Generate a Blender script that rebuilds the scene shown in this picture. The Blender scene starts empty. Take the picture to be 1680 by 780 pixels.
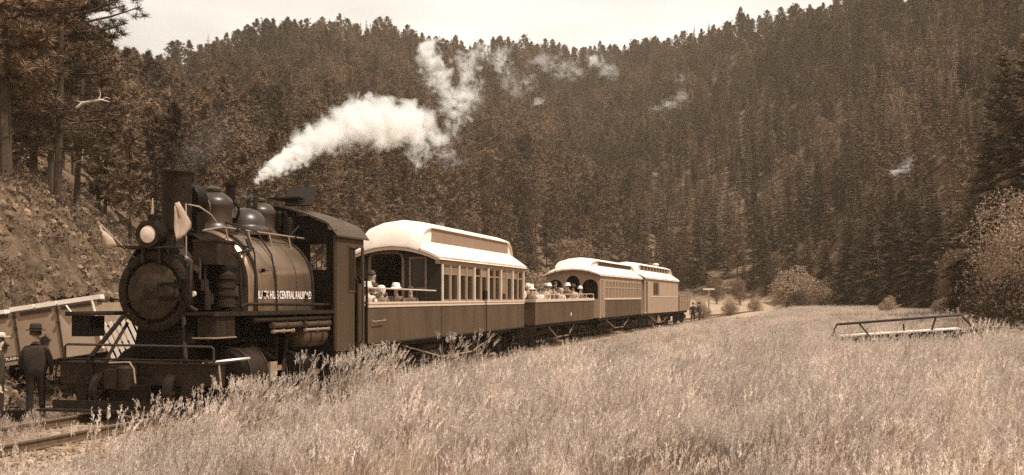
import bpy, math, random
import numpy as np
from mathutils import Vector, Matrix, noise as mnoise
R = math.radians
rnd = random.Random(7)
nr = np.random.RandomState(11)
sc = bpy.context.scene
COL = sc.collection

# ------------------------------------------------------------------ camera, sky, sun, exposure
EYE = 2.0
FPX = 1765.0
cam_d = bpy.data.cameras.new("camera")
cam = bpy.data.objects.new("camera", cam_d)
COL.objects.link(cam)
cam.location = (0, 0, EYE)
cam.rotation_euler = (R(90), 0, 0)
cam_d.sensor_width = 36
cam_d.lens = 36 * FPX / 1680
cam_d.shift_y = (495 - 390) / 1680
cam_d.clip_start = 0.1
cam_d.clip_end = 5000
sc.camera = cam

SUN_DIR = Vector((0.50, -0.26, 0.92)).normalized()      # towards the sun
sun_el = math.asin(SUN_DIR.z)
sun_az = math.atan2(SUN_DIR.x, SUN_DIR.y)
w = bpy.data.worlds.new("World")
sc.world = w
w.use_nodes = True
nt = w.node_tree
nt.nodes.clear()
wo = nt.nodes.new('ShaderNodeOutputWorld')
bg = nt.nodes.new('ShaderNodeBackground')
sky = nt.nodes.new('ShaderNodeTexSky')
sky.sky_type = 'NISHITA'
sky.sun_disc = False
sky.sun_elevation = sun_el
sky.sun_rotation = sun_az
bw = nt.nodes.new('ShaderNodeRGBToBW')
nt.links.new(sky.outputs[0], bw.inputs[0])
tc = nt.nodes.new('ShaderNodeTexCoord')
mp = nt.nodes.new('ShaderNodeMapping')
mp.inputs['Scale'].default_value = (1.3, 1.3, 4.0)
nt.links.new(tc.outputs['Generated'], mp.inputs[0])
cn = nt.nodes.new('ShaderNodeTexNoise')
cn.inputs['Scale'].default_value = 1.9
cn.inputs['Detail'].default_value = 7
cn.inputs['Roughness'].default_value = 0.5
nt.links.new(mp.outputs[0], cn.inputs[0])
cr = nt.nodes.new('ShaderNodeValToRGB')
cr.color_ramp.elements[0].position = 0.36
cr.color_ramp.elements[0].color = (0.30, 0.30, 0.30, 1)
cr.color_ramp.elements[1].position = 0.62
cr.color_ramp.elements[1].color = (0.9, 0.9, 0.9, 1)
nt.links.new(cn.outputs[0], cr.inputs[0])
cm = nt.nodes.new('ShaderNodeMix')                        # clear air -> thin bright cloud
nt.links.new(cr.outputs[0], cm.inputs[0])
nt.links.new(bw.outputs[0], cm.inputs[2])
cm.inputs[3].default_value = 10.2
tint = nt.nodes.new('ShaderNodeVectorMath')
tint.operation = 'SCALE'
tint.inputs[0].default_value = (1.04, 0.99, 0.92)
nt.links.new(cm.outputs[0], tint.inputs['Scale'])
nt.links.new(tint.outputs[0], bg.inputs[0])
bg.inputs[1].default_value = 0.100
nt.links.new(bg.outputs[0], wo.inputs[0])

sl = bpy.data.lights.new("sun", 'SUN')
sl.energy = 4.9
sl.angle = R(0.8)
sl.color = (1.0, 0.975, 0.93)
so = bpy.data.objects.new("sun", sl)
COL.objects.link(so)
so.rotation_euler = SUN_DIR.to_track_quat('Z', 'Y').to_euler()

sc.view_settings.view_transform = 'Standard'
sc.view_settings.look = 'None'
sc.view_settings.exposure = 0.32
sc.view_settings.gamma = 1.0
sc.render.engine = 'CYCLES'
cy = sc.cycles
cy.max_bounces = 8
cy.diffuse_bounces = 3
cy.glossy_bounces = 2
cy.transmission_bounces = 3
cy.volume_bounces = 6
cy.transparent_max_bounces = 12
cy.use_denoising = False
cy.sample_clamp_indirect = 2.5
cy.sample_clamp_direct = 8.0
cy.use_adaptive_sampling = True
cy.adaptive_threshold = 0.01
cy.volume_step_rate = 1.0
cy.volume_max_steps = 256

# ------------------------------------------------------------------ helpers
def tag(o, label=None, cat=None, group=None, kind=None):
    if label: o['label'] = label
    if cat: o['category'] = cat
    if group: o['group'] = group
    if kind: o['kind'] = kind
    return o

def sep(a):
    """warm brown albedo of mean brightness a (the whole place is toned)"""
    k = [(0.0, (1.50, .905, .51)), (.06, (1.48, .91, .52)), (.36, (1.30, .945, .675)), (.9, (1.05, .995, .93))]
    for (a0, c0), (a1, c1) in zip(k, k[1:]):
        if a <= a1:
            t = (a - a0) / (a1 - a0)
            return tuple(min(1, a * (c0[i] * (1 - t) + c1[i] * t)) for i in range(3))
    return tuple(min(1, a * c) for c in k[-1][1])

MATS = {}
def mat(name, a, rough=0.8, var=0.18, scale=6.0, metal=0.0, bump=0.0, bscale=None, obj_rand=0.0, spec=0.3, streak=0.0, trans=0.0):
    m = bpy.data.materials.new(name)
    m.use_nodes = True
    t = m.node_tree
    b = t.nodes['Principled BSDF']
    b.inputs['Roughness'].default_value = rough
    b.inputs['Metallic'].default_value = metal
    b.inputs['Specular IOR Level'].default_value = spec
    tcn = t.nodes.new('ShaderNodeTexCoord')
    n = t.nodes.new('ShaderNodeTexNoise')
    n.inputs['Scale'].default_value = scale
    n.inputs['Detail'].default_value = 6
    n.inputs['Roughness'].default_value = 0.62
    if streak:
        mpn = t.nodes.new('ShaderNodeMapping')
        mpn.inputs['Scale'].default_value = (1, 1, streak)
        t.links.new(tcn.outputs['Object'], mpn.inputs[0])
        t.links.new(mpn.outputs[0], n.inputs[0])
    else:
        t.links.new(tcn.outputs['Object'], n.inputs[0])
    r = t.nodes.new('ShaderNodeValToRGB')
    r.color_ramp.elements[0].position = 0.3
    r.color_ramp.elements[1].position = 0.7
    r.color_ramp.elements[0].color = (*sep(a * (1 - var)), 1)
    r.color_ramp.elements[1].color = (*sep(a * (1 + var)), 1)
    t.links.new(n.outputs[0], r.inputs[0])
    out = r.outputs[0]
    if obj_rand:
        oi = t.nodes.new('ShaderNodeObjectInfo')
        mr = t.nodes.new('ShaderNodeMapRange')
        mr.inputs['To Min'].default_value = 1 - obj_rand
        mr.inputs['To Max'].default_value = 1 + obj_rand
        t.links.new(oi.outputs['Random'], mr.inputs[0])
        vm = t.nodes.new('ShaderNodeVectorMath')
        vm.operation = 'SCALE'
        t.links.new(out, vm.inputs[0])
        t.links.new(mr.outputs[0], vm.inputs['Scale'])
        out = vm.outputs[0]
    t.links.new(out, b.inputs['Base Color'])
    if bump:
        n2 = t.nodes.new('ShaderNodeTexNoise')
        n2.inputs['Scale'].default_value = bscale or scale * 5
        n2.inputs['Detail'].default_value = 5
        t.links.new(tcn.outputs['Object'], n2.inputs[0])
        bp = t.nodes.new('ShaderNodeBump')
        bp.inputs['Strength'].default_value = bump
        bp.inputs['Distance'].default_value = 0.02
        t.links.new(n2.outputs[0], bp.inputs['Height'])
        t.links.new(bp.outputs[0], b.inputs['Normal'])
    if trans:
        tb = t.nodes.new('ShaderNodeBsdfTranslucent')
        t.links.new(out, tb.inputs[0])
        mx = t.nodes.new('ShaderNodeMixShader')
        mx.inputs[0].default_value = trans
        t.links.new(b.outputs[0], mx.inputs[1])
        t.links.new(tb.outputs[0], mx.inputs[2])
        t.links.new(mx.outputs[0], t.nodes['Material Output'].inputs[0])
    MATS[name] = m
    return m

class MB:
    """collects shapes and links them as ONE mesh object"""
    def __init__(s):
        s.v = []; s.f = []; s.m = []; s.cur = 0
    def add(s, vs, fs):
        o = len(s.v)
        s.v.extend([tuple(p) for p in vs])
        s.f.extend([tuple(i + o for i in f) for f in fs])
        s.m.extend([s.cur] * len(fs))
        return s
    def box(s, x0, x1, y0, y1, z0, z1, M=None):
        vs = [Vector((x, y, z)) for x in (x0, x1) for y in (y0, y1) for z in (z0, z1)]
        if M: vs = [M @ p for p in vs]
        return s.add(vs, [(0, 1, 3, 2), (4, 6, 7, 5), (0, 4, 5, 1), (2, 3, 7, 6), (0, 2, 6, 4), (1, 5, 7, 3)])
    def tube(s, pts, r, n=8, caps=True):
        pts = [Vector(p) for p in pts]
        rs = r if isinstance(r, (list, tuple)) else [r] * len(pts)
        vs = []; up = None
        for i, p in enumerate(pts):
            d = (pts[min(i + 1, len(pts) - 1)] - pts[max(i - 1, 0)]).normalized()
            if up is None:
                up = Vector((0, 0, 1)) if abs(d.z) < .9 else Vector((1, 0, 0))
            a = d.cross(up).normalized(); b = a.cross(d).normalized(); up = b
            for k in range(n):
                t = 2 * math.pi * k / n
                vs.append(p + a * (math.cos(t) * rs[i]) + b * (math.sin(t) * rs[i]))
        fs = []
        for i in range(len(pts) - 1):
            for k in range(n):
                k2 = (k + 1) % n
                fs.append((i * n + k, i * n + k2, (i + 1) * n + k2, (i + 1) * n + k))
        if caps:
            fs.append(tuple(range(n))[::-1]); fs.append(tuple((len(pts) - 1) * n + k for k in range(n)))
        return s.add(vs, fs)
    def lathe(s, prof, o=(0, 0, 0), axis='z', n=24):
        """profile of (radius, height) turned about an axis through o"""
        o = Vector(o); vs = []
        for (r, h) in prof:
            for k in range(n):
                t = 2 * math.pi * k / n
                c, d = r * math.cos(t), r * math.sin(t)
                vs.append(o + (Vector((c, d, h)) if axis == 'z' else Vector((c, h, d)) if axis == 'y' else Vector((h, c, d))))
        fs = []
        for i in range(len(prof) - 1):
            for k in range(n):
                k2 = (k + 1) % n
                fs.append((i * n + k, i * n + k2, (i + 1) * n + k2, (i + 1) * n + k))
        fs.append(tuple(range(n))[::-1]); fs.append(tuple((len(prof) - 1) * n + k for k in range(n)))
        return s.add(vs, fs)
    def prism(s, poly, y0, y1, M=None):
        """outline in (x, z) stretched along y"""
        n = len(poly)
        vs = [Vector((x, y0, z)) for x, z in poly] + [Vector((x, y1, z)) for x, z in poly]
        if M: vs = [M @ p for p in vs]
        fs = [tuple(range(n)), tuple(range(2 * n - 1, n - 1, -1))]
        fs += [(i, i + n, (i + 1) % n + n, (i + 1) % n) for i in range(n)]
        return s.add(vs, fs)
    def ring(s, c, r0, r1, y0, y1, n=24, a0=0.0, a1=2 * math.pi, axis='y'):
        """flat band between two radii, as an arc"""
        full = abs(a1 - a0 - 2 * math.pi) < 1e-6
        cnt = n if full else n + 1
        vs = []
        for k in range(cnt):
            t = a0 + (a1 - a0) * k / n
            for (r, y) in ((r0, y0), (r1, y0), (r1, y1), (r0, y1)):
                if axis == 'y': vs.append(Vector(c) + Vector((r * math.cos(t), y, r * math.sin(t))))
                else: vs.append(Vector(c) + Vector((y, r * math.cos(t), r * math.sin(t))))
        fs = []
        for k in range(n):
            a = 4 * k; b = 4 * ((k + 1) % cnt)
            for j in range(4):
                fs.append((a + j, a + (j + 1) % 4, b + (j + 1) % 4, b + j))
        if not full:
            fs.append((0, 1, 2, 3)); e = 4 * n; fs.append((e + 3, e + 2, e + 1, e))
        return s.add(vs, fs)
    def mesh(s, name, mats, smooth=True, angle=35):
        me = bpy.data.meshes.new(name)
        me.from_pydata(s.v, [], s.f)
        for m in (mats if isinstance(mats, (list, tuple)) else [mats]): me.materials.append(m)
        if any(s.m): me.polygons.foreach_set('material_index', s.m)
        if smooth:
            me.polygons.foreach_set('use_smooth', [True] * len(me.polygons))
            if angle: me.set_sharp_from_angle(angle=R(angle))
        me.update()
        return me
    def build(s, name, mats, parent=None, smooth=True, angle=35):
        me = s.mesh(name, mats, smooth, angle)
        return link(name, me, parent)

def link(name, data, parent=None, loc=None):
    o = bpy.data.objects.new(name, data)
    COL.objects.link(o)
    if parent is not None: o.parent = parent
    if loc is not None: o.location = loc
    return o

def empty(name, loc=(0, 0, 0), rz=0.0, label=None, cat=None, group=None):
    o = bpy.data.objects.new(name, None)
    o.empty_display_size = 0.3
    COL.objects.link(o)
    o.location = loc
    o.rotation_euler = (0, 0, rz)
    return tag(o, label, cat, group)

def np_mesh(name, V, F, mats, mi=None, smooth=False):
    """fast mesh from arrays; F is (n, k)"""
    me = bpy.data.meshes.new(name)
    V = np.asarray(V, dtype=np.float32); F = np.asarray(F, dtype=np.int32)
    me.vertices.add(len(V)); me.vertices.foreach_set('co', V.ravel())
    me.loops.add(F.size); me.loops.foreach_set('vertex_index', F.ravel())
    me.polygons.add(len(F))
    me.polygons.foreach_set('loop_start', np.arange(0, F.size, F.shape[1], dtype=np.int32))
    for m in (mats if isinstance(mats, (list, tuple)) else [mats]): me.materials.append(m)
    if mi is not None: me.polygons.foreach_set('material_index', np.asarray(mi, dtype=np.int32))
    if smooth: me.polygons.foreach_set('use_smooth', np.ones(len(F), dtype=bool))
    me.update(calc_edges=True)
    return me

def scatter(name, P, rot, scl, pick, sources):
    """one object: copies of the source meshes at points (geometry nodes)"""
    P = np.asarray(P, dtype=np.float32)
    me = bpy.data.meshes.new(name)
    me.vertices.add(len(P)); me.vertices.foreach_set('co', P.ravel())
    for an, ty, dat in (('rot', 'FLOAT_VECTOR', rot), ('scl', 'FLOAT_VECTOR', scl)):
        at = me.attributes.new(an, ty, 'POINT')
        at.data.foreach_set('vector', np.asarray(dat, dtype=np.float32).ravel())
    at = me.attributes.new('pick', 'INT', 'POINT')
    at.data.foreach_set('value', np.asarray(pick, dtype=np.int32))
    o = link(name, me)
    g = bpy.data.node_groups.new(name + '_nodes', 'GeometryNodeTree')
    g.interface.new_socket('Geometry', in_out='INPUT', socket_type='NodeSocketGeometry')
    g.interface.new_socket('Geometry', in_out='OUTPUT', socket_type='NodeSocketGeometry')
    gi = g.nodes.new('NodeGroupInput'); go = g.nodes.new('NodeGroupOutput')
    iop = g.nodes.new('GeometryNodeInstanceOnPoints')
    jg = g.nodes.new('GeometryNodeJoinGeometry')
    for srcme in reversed(sources):
        ob = bpy.data.objects.new(srcme.name + '_source', srcme)      # never linked into the scene
        oi = g.nodes.new('GeometryNodeObjectInfo')
        oi.inputs['Object'].default_value = ob
        oi.inputs['As Instance'].default_value = True
        g.links.new(oi.outputs['Geometry'], jg.inputs[0])
    def na(n, ty):
        a = g.nodes.new('GeometryNodeInputNamedAttribute'); a.data_type = ty
        a.inputs['Name'].default_value = n
        return a.outputs['Attribute']
    g.links.new(gi.outputs[0], iop.inputs['Points'])
    g.links.new(jg.outputs[0], iop.inputs['Instance'])
    iop.inputs['Pick Instance'].default_value = True
    g.links.new(na('pick', 'INT'), iop.inputs['Instance Index'])
    g.links.new(na('rot', 'FLOAT_VECTOR'), iop.inputs['Rotation'])
    g.links.new(na('scl', 'FLOAT_VECTOR'), iop.inputs['Scale'])
    g.links.new(iop.outputs[0], go.inputs[0])
    md = o.modifiers.new('scatter', 'NODES'); md.node_group = g
    return o

# ------------------------------------------------------------------ the line of the track
ENG_N = math.hypot(1, .2606)
ED = (.2606 / ENG_N, 1 / ENG_N)
C0 = (-6.62, 19.88)
def eng(u): return (C0[0] + u * ED[0], C0[1] + u * ED[1])
TRK = [(*eng(-60), .15), (*eng(-22), 0), (*eng(-10), 0), (*eng(0), 0), (*eng(6.7), -.02), (-4.95, 27.05, -.05), (-.90, 43.05, 0.0),
       (-.39, 45.03, .03), (2.80, 55.08, .12), (3.22, 56.5, .14), (6.91, 69.2, .20), (7.29, 70.42, .21), (11.62, 84.42, .24),
       (16.5, 100, .34), (22.5, 118, .55), (31, 138, .75), (44, 160, .95), (62, 178, 1.05), (90, 192, 1.1), (140, 200, 1.1), (260, 200, 1.1)]
TR = np.array(TRK)
def track_near(x, y):
    """signed distance to the centre line (+ on the camera's side) and rail height there"""
    best = np.full(x.shape, 1e9); sv = np.zeros(x.shape); zz = np.zeros(x.shape); ss = np.zeros(x.shape)
    s0 = 0.0
    for a, b in zip(TR[:-1], TR[1:]):
        d = b[:2] - a[:2]; L = math.hypot(*d); d = d / L
        t = np.clip((x - a[0]) * d[0] + (y - a[1]) * d[1], 0, L)
        ex = x - (a[0] + d[0] * t); ey = y - (a[1] + d[1] * t)
        dist = np.hypot(ex, ey)
        side = np.sign(ex * d[1] - ey * d[0])
        m = dist < best
        best = np.where(m, dist, best); sv = np.where(m, dist * np.where(side == 0, 1, side), sv)
        zz = np.where(m, a[2] + (b[2] - a[2]) * t / L, zz); ss = np.where(m, s0 + t, ss)
        s0 += L
    return sv, zz, ss
def sstep(t): t = np.clip(t, 0, 1); return t * t * (3 - 2 * t)
def vnoise(x, y, f, seed):
    """cheap smooth value noise"""
    g = np.random.RandomState(seed).rand(256, 256)
    X = x * f; Y = y * f
    xi = np.floor(X).astype(int); yi = np.floor(Y).astype(int)
    fx = X - xi; fy = Y - yi
    fx = fx * fx * (3 - 2 * fx); fy = fy * fy * (3 - 2 * fy)
    a = g[xi % 256, yi % 256]; b = g[(xi + 1) % 256, yi % 256]; c = g[xi % 256, (yi + 1) % 256]; d = g[(xi + 1) % 256, (yi + 1) % 256]
    return (a * (1 - fx) + b * fx) * (1 - fy) + (c * (1 - fx) + d * fx) * fy - .5
BX = [-2600, -300, 0, 100, 180, 250, 350, 450, 600, 800, 950, 1100, 1250, 1400, 1550, 1680, 2000, 3500]
RB = [22, 22, 27, 32, 37, 46, 60, 75, 100, 130, 155, 175, 168, 140, 110, 92, 75, 60]            # where the slopes begin
RR = [90, 130, 160, 185, 210, 235, 290, 330, 400, 470, 520, 430, 370, 330, 290, 250, 220, 200]   # how far the ridge is
SK = [60, 20, 60, 85, 84, 76, 58, 33, 36, 76, 90, 48, 16, -30, -80, -130, -200, -260]             # how high the ridge stands
BK = [3.5, 3.8, 3.7, 3.3, 1.8, .9, .3, 0, 0, 0, 0, 0, 0, 0, 0, 0, 0, 0]
def ground(x, y):
    x = np.asarray(x, dtype=float); y = np.asarray(y, dtype=float)
    r = np.hypot(x, y)
    th = np.arctan2(x, y)
    px = 840 + FPX * np.tan(np.clip(th, -1.1, 1.1))
    v, zt, s = track_near(x, y)
    rough = .10 * vnoise(x, y, .35, 1) + .05 * vnoise(x, y, 1.1, 2)
    bed = zt - .168
    vr = np.clip(v - 3, 0, 70)
    meadow = bed - .05 + .027 * vr + .0055 * np.clip(y - 45, 0, 200) + .35 * vnoise(x, y, .035, 3) * sstep((y - 40) / 40) + rough * sstep(vr / 6)
    meadow = meadow + .42 * sstep((17 - y) / 6) * sstep((vr) / 5) * sstep((y + 30) / 30) * .6
    right = bed + (meadow - bed) * sstep((v - 1.6) / 1.5)
    left = bed - .28 * sstep((-v - 1.7) / 1.2) + rough * sstep((-v - 1.7) / 2) + 1.35 * sstep((-v - 3.2) / 4) * sstep((y - 27) / 6)
    g = np.where(v > 0, right, left)
    rb = np.interp(px, BX, RB); rr = np.interp(px, BX, RR); sk = np.interp(px, BX, SK); bk = np.interp(px, BX, BK)
    front = sstep((1.75 - np.abs(th)) / .5)
    H = ((495 - sk) / FPX * rr * np.cos(np.clip(th, -1.1, 1.1)) - 9.5) * front
    t = (r - rb) / (rr - rb)
    tt = np.clip(t, 0, 1)
    q = np.interp(px, [0, 300, 500], [.35, .5, .68])
    hill = H * (q * tt + (1 - q) * tt ** 2)
    hill = hill + np.where(t > 1, -H * .35 * sstep((t - 1) / 1.2), 0)
    hill = hill + bk * sstep((r - rb) / 9.0) * front
    hill = hill + sstep((r - rb) / 40) * front * (9 * vnoise(x, y, .012, 4) + 5 * vnoise(x, y, .03, 5)) * sstep((rr * 1.3 - r) / 60 + .4)
    hill = hill + sstep((r - rb) / 3) * (.7 * vnoise(x, y, .4, 6) + .35 * vnoise(x, y, 1.0, 8)) * np.interp(px, BX, np.array(BK) > .3)
    return g + hill
def gz(x, y): return float(ground(np.array([x]), np.array([y]))[0])
HAZE = 0.0003
# ------------------------------------------------------------------ materials
m_black = mat('sooty_black_iron', .006, rough=.5, var=.35, scale=5, bump=.25, spec=.08)
m_grime = mat('dusty_black_iron', .015, rough=.6, var=.5, scale=7, bump=.4, spec=.12)
m_smoke = mat('smokebox_grey', .015, rough=.6, var=.5, scale=6, bump=.5, spec=.12)
m_tank = mat('tank_paint', .20, metal=.8, rough=.34, var=.25, scale=2.2, spec=.55, bump=.04, streak=.3)
m_cab = mat('cab_paint', .045, spec=.15, rough=.5, var=.12, scale=2.5, bump=.05, streak=.3)
m_dome = mat('dome_paint', .024, rough=.36, var=.35, scale=4, spec=.4)
m_steel = mat('worn_steel', .20, rough=.35, var=.3, scale=9, spec=.6)
m_lens = mat('lamp_glass', .55, rough=.12, var=.1, scale=3, spec=.8)
m_cloth = mat('white_cloth', .36, rough=.9, var=.12, scale=9, trans=.3)
m_letter = mat('cream_lettering', .72, rough=.7, var=.1)
m_cream = mat('cream_paint', .24, rough=.6, var=.14, scale=2.2, bump=.06, streak=.25)
m_trim = mat('pale_trim', .40, rough=.6, var=.10, scale=3, bump=.06)
m_roofw = mat('white_roof_canvas', .60, rough=.75, var=.16, scale=1.3, bump=.2, bscale=7)
m_brown = mat('car_side_paint', .056, spec=.15, rough=.55, var=.25, scale=1.8, bump=.05, streak=.25)
m_clear = mat('clerestory_paint', .16, rough=.7, var=.12, scale=3)
m_dark = mat('dark_paint', .014, rough=.6, var=.2)
m_glass = mat('window_glass', .018, rough=.12, var=.3, scale=1.5, spec=.25)
m_blind = mat('window_blind', .13, rough=.9, var=.2, scale=2)
m_wood = mat('weathered_wood', .20, rough=.9, var=.3, scale=5, bump=.4, streak=.2)
m_skin = mat('skin', .36, rough=.6, var=.06, scale=9)

m_door = mat('ash_grey_door', .026, rough=.7, var=.5, scale=7, bump=.5, spec=.12)
def lettering(name, text, width, height, M, m, parent, depth=.004):
    cu = bpy.data.curves.new(name, 'FONT')
    cu.body = text; cu.size = 1.0; cu.align_x = 'LEFT'; cu.extrude = 0.0; cu.offset = 0.012
    o = bpy.data.objects.new(name, cu)
    COL.objects.link(o)
    dg = bpy.context.evaluated_depsgraph_get()
    me = bpy.data.meshes.new_from_object(o.evaluated_get(dg))
    bpy.data.objects.remove(o)
    xs = [v.co.x for v in me.vertices]; ys = [v.co.y for v in me.vertices]
    x0, x1, y0, y1 = min(xs), max(xs), min(ys), max(ys)
    for v in me.vertices:
        v.co = M @ Vector(((v.co.x - x0) / (x1 - x0) * width, (v.co.y - y0) / (y1 - y0) * height, depth))
    me.materials.clear(); me.materials.append(m)
    return link(name, me, parent)
# text plane on a side facing +x, reading along +y
SIDE = lambda x, y, z: Matrix(((0, 0, 1, x), (1, 0, 0, y), (0, 1, 0, z), (0, 0, 0, 1)))

# ------------------------------------------------------------------ the locomotive (x near side, y away, z up from the rail)
head = -math.atan(.2606)
E_ = empty('steam_locomotive', (C0[0], C0[1], 0), head,
           'black steam tank engine with tall stack and round smokebox door', 'locomotive')
# smokebox and boiler
ZC = 2.19
mb = MB(); mb.lathe([(.70, .02), (.745, .05), (.745, 1.0), (.72, 1.02), (.72, 6.0)], (0, 0, ZC), 'y', 48)
mb.prism([(-.55, .95), (.55, .95), (.42, 1.6), (-.42, 1.6)], .15, 1.3)
mb.build('boiler', m_black, E_)
mb = MB(); mb.lathe([(.745, .055), (.745, .0), (.70, -.02), (.60, -.02), (.585, .02)], (0, 0, ZC), 'y', 48)
sf = mb.build('smokebox_front', m_smoke, E_)
for k in range(18):
    t = 2 * math.pi * k / 18
    b = MB().lathe([(.018, -.05), (.034, -.04), (.034, -.015)], (.665 * math.cos(t), 0, ZC + .665 * math.sin(t)), 'y', 8)
    b.build('bolt', m_grime, sf)
mb = MB(); mb.lathe([(.0, -.105), (.15, -.10), (.30, -.085), (.46, -.05), (.52, -.03), (.53, 0.0)], (0, 0, ZC), 'y', 40)
dr = mb.build('smokebox_door', m_door, E_)
mb = MB(); mb.lathe([(.0, -.165), (.05, -.16), (.06, -.12), (.13, -.115), (.17, -.10), (.175, -.08)], (0, 0, ZC), 'y', 24)
mb.build('door_boss', m_smoke, dr)
for zz in (.13, -.13):
    mb = MB(); mb.box(.16, .60, -.125, -.095, ZC + zz - .03, ZC + zz + .03); mb.tube([(.6, -.10, ZC + zz - .08), (.6, -.10, ZC + zz + .08)], .03, 8)
    mb.build('hinge_strap', m_black, dr)
for k in range(6):
    t = R(20 + 60 * k)
    mb = MB(); mb.box(-.05, .05, -.07, -.03, -.02, .03, Matrix.Translation((.56 * math.cos(t), 0, ZC + .56 * math.sin(t))) @ Matrix.Rotation(-t, 4, 'Y')); mb.build('door_clamp', m_black, dr)
# headlamp on its shelf
mb = MB(); mb.box(-.55, .55, -.14, .10, 2.975, 3.0); mb.tube([(-.82, -.1, 3.03), (.55, -.08, 2.99)], .016, 6)
mb.box(-.2, -.15, -.1, .3, 2.7, 2.98); mb.box(.15, .2, -.1, .3, 2.7, 2.98)
mb.build('lamp_shelf', m_grime, E_)
HL = (-.03, -.12, 3.235)
mb = MB(); mb.lathe([(.235, -.03), (.255, -.03), (.262, 0), (.262, .22), (.20, .33), (.1, .36)], HL, 'y', 32)
mb.lathe([(.07, 0), (.07, .12), (.04, .14)], (HL[0], HL[1] + .1, HL[2] + .24), 'z', 12)
mb.box(-.19, .13, -.06, .12, 2.98, 3.04)
hl = mb.build('headlamp', m_black, E_)
mb = MB(); mb.lathe([(.0, -.045), (.09, -.04), (.15, -.025), (.195, 0)], (HL[0], HL[1] - .01, HL[2]), 'y', 32)
lens = mb.build('lens', m_lens, hl)
mb = MB(); mb.ring((HL[0], HL[1] - .015, HL[2]), .18, .245, -.03, .01, 32); mb.build('lens_rim', m_grime, hl)
# stack
mb = MB(); mb.lathe([(.46, 2.78), (.36, 2.93), (.285, 3.02), (.27, 3.1), (.285, 4.38), (.31, 4.42), (.335, 4.47), (.33, 4.5), (.27, 4.5), (.24, 4.3), (.235, 3.3), (.1, 3.2)], (0, .77, 0), 'z', 36)
st = mb.build('stack', m_smoke, E_)
mb = MB(); mb.lathe([(.30, 3.36), (.305, 3.36), (.305, 3.40), (.30, 3.40)], (0, .77, 0), 'z', 36); mb.build('stack_band', m_grime, st)
# round feed water heater drum standing behind the stack
mb = MB(); mb.lathe([(.05, 1.12), (.27, 1.14), (.30, 1.18), (.30, 1.45), (.25, 1.5)], (-.03, 0, 4.0), 'y', 28); mb.box(-.25, .2, 1.15, 1.45, 3.0, 3.75)
mb.build('exhaust_drum', m_black, E_)
# tank: flat-bottomed with a round back
def tank_profile(w, zb, zt, n=22, grow=0.0):
    rr = w; zc = zt - rr * .93
    p = [(w + grow, zb - grow), (w + grow, zc - .12)]
    for k in range(1, n):
        t = math.pi * k / n
        p.append(((w + grow) * math.cos(t), zc + (rr * .93 + grow) * math.sin(t)))
    p += [(-w - grow, zc - .12), (-w - grow, zb - grow)]
    return p
mb = MB()
P_ = tank_profile(1.16, 1.79, 3.45)
P2 = [(x * .965, 1.79 + (z - 1.79) * .97) for x, z in P_]
n = len(P_)
ys = [1.50, 1.56, 4.36, 4.42]
vs = []
for y, pp in zip(ys, (P2, P_, P_, P2)): vs += [(x, y, z) for x, z in pp]
fs = [tuple(range(n)), tuple(range(4 * n - 1, 3 * n - 1, -1))]
for j in range(3): fs += [(j * n + i, (j + 1) * n + i, (j + 1) * n + (i + 1) % n, j * n + (i + 1) % n) for i in range(n)]
mb.add(vs, fs)
tk = mb.build('water_tank', m_tank, E_)
for y in (1.72, 4.30):
    mb = MB(); pr = tank_profile(1.16, 1.79, 3.45, grow=.02); mb.tube([(x, y, z) for x, z in pr], .032, 6); mb.build('tank_band', m_grime, tk)
for y in (2.62, 3.55):                                     # seams with rivets
    mb = MB(); pr = tank_profile(1.16, 1.79, 3.45, grow=.006); mb.tube([(x, y, z) for x, z in pr], .009, 4); mb.build('seam', m_cab, tk)
mb = MB()
pr = tank_profile(1.16, 1.79, 3.45, n=40, grow=.004)
for y in (2.66, 3.51, 4.2):
    for x, z in pr[::1]: mb.lathe([(.011, 0), (.006, .012)], (x, y, z), 'x', 5)
rv = mb.build('rivets', m_tank, tk); rv['kind'] = 'stuff'
lettering('lettering', 'BLACK HILLS CENTRAL RAILROAD', 2.46, .165, SIDE(1.166, 1.77, 2.055), m_letter, tk)
for (y, z) in ((1.95, 2.62), (1.98, 2.15), (3.9, 2.1)):
    mb = MB(); mb.box(1.155, 1.22, y, y + .06, z - .04, z + .04); mb.tube([(1.2, y + .03, z), (1.22, y + .22, z)], .01, 5); mb.build('bracket', m_black, tk)
# dark curved plate over the boiler between the stack and the tank
mb = MB()
arc = [(1.06 * math.cos(R(a)), 2.33 + 1.02 * math.sin(R(a))) for a in range(0, 181, 9)]
inn = [(x * .97, 2.33 + (z - 2.33) * .97) for x, z in arc][::-1]
mb.prism(arc + inn, .62, 1.5); mb.build('front_shroud', m_black, E_)
# handrails
mb = MB(); mb.tube([(.72, .5, 3.33), (.72, 1.2, 3.44), (.74, 4.75, 3.42)], .022, 6)
for y in (1.3, 2.2, 3.1, 4.0): mb.tube([(.74, y, 3.42), (.80, y + .02, 3.12)], .018, 5)
mb.tube([(-.72, .5, 3.33), (-.72, 4.75, 3.44)], .022, 6)
mb.build('handrail', m_clear, E_)
for y in (1.75, 4.3): mb = MB(); mb.lathe([(.04, 0), (.05, .03), (.04, .06)], (.74, y - .03, 3.42), 'y', 8); mb.build('pipe_union', m_grime, E_)
mb = MB(); mb.tube([(.35, .9, 3.2), (.95, .95, 3.14), (1.1, 1.75, 3.05)], .022, 6); mb.build('feed_pipe', m_grime, E_)
mb = MB(); mb.tube([(.9, .7, 3.1), (1.22, .75, 2.9), (1.22, 1.4, 3.0), (1.0, 1.65, 3.22)], .03, 6); mb.build('feed_pipe', m_grime, E_)
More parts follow.
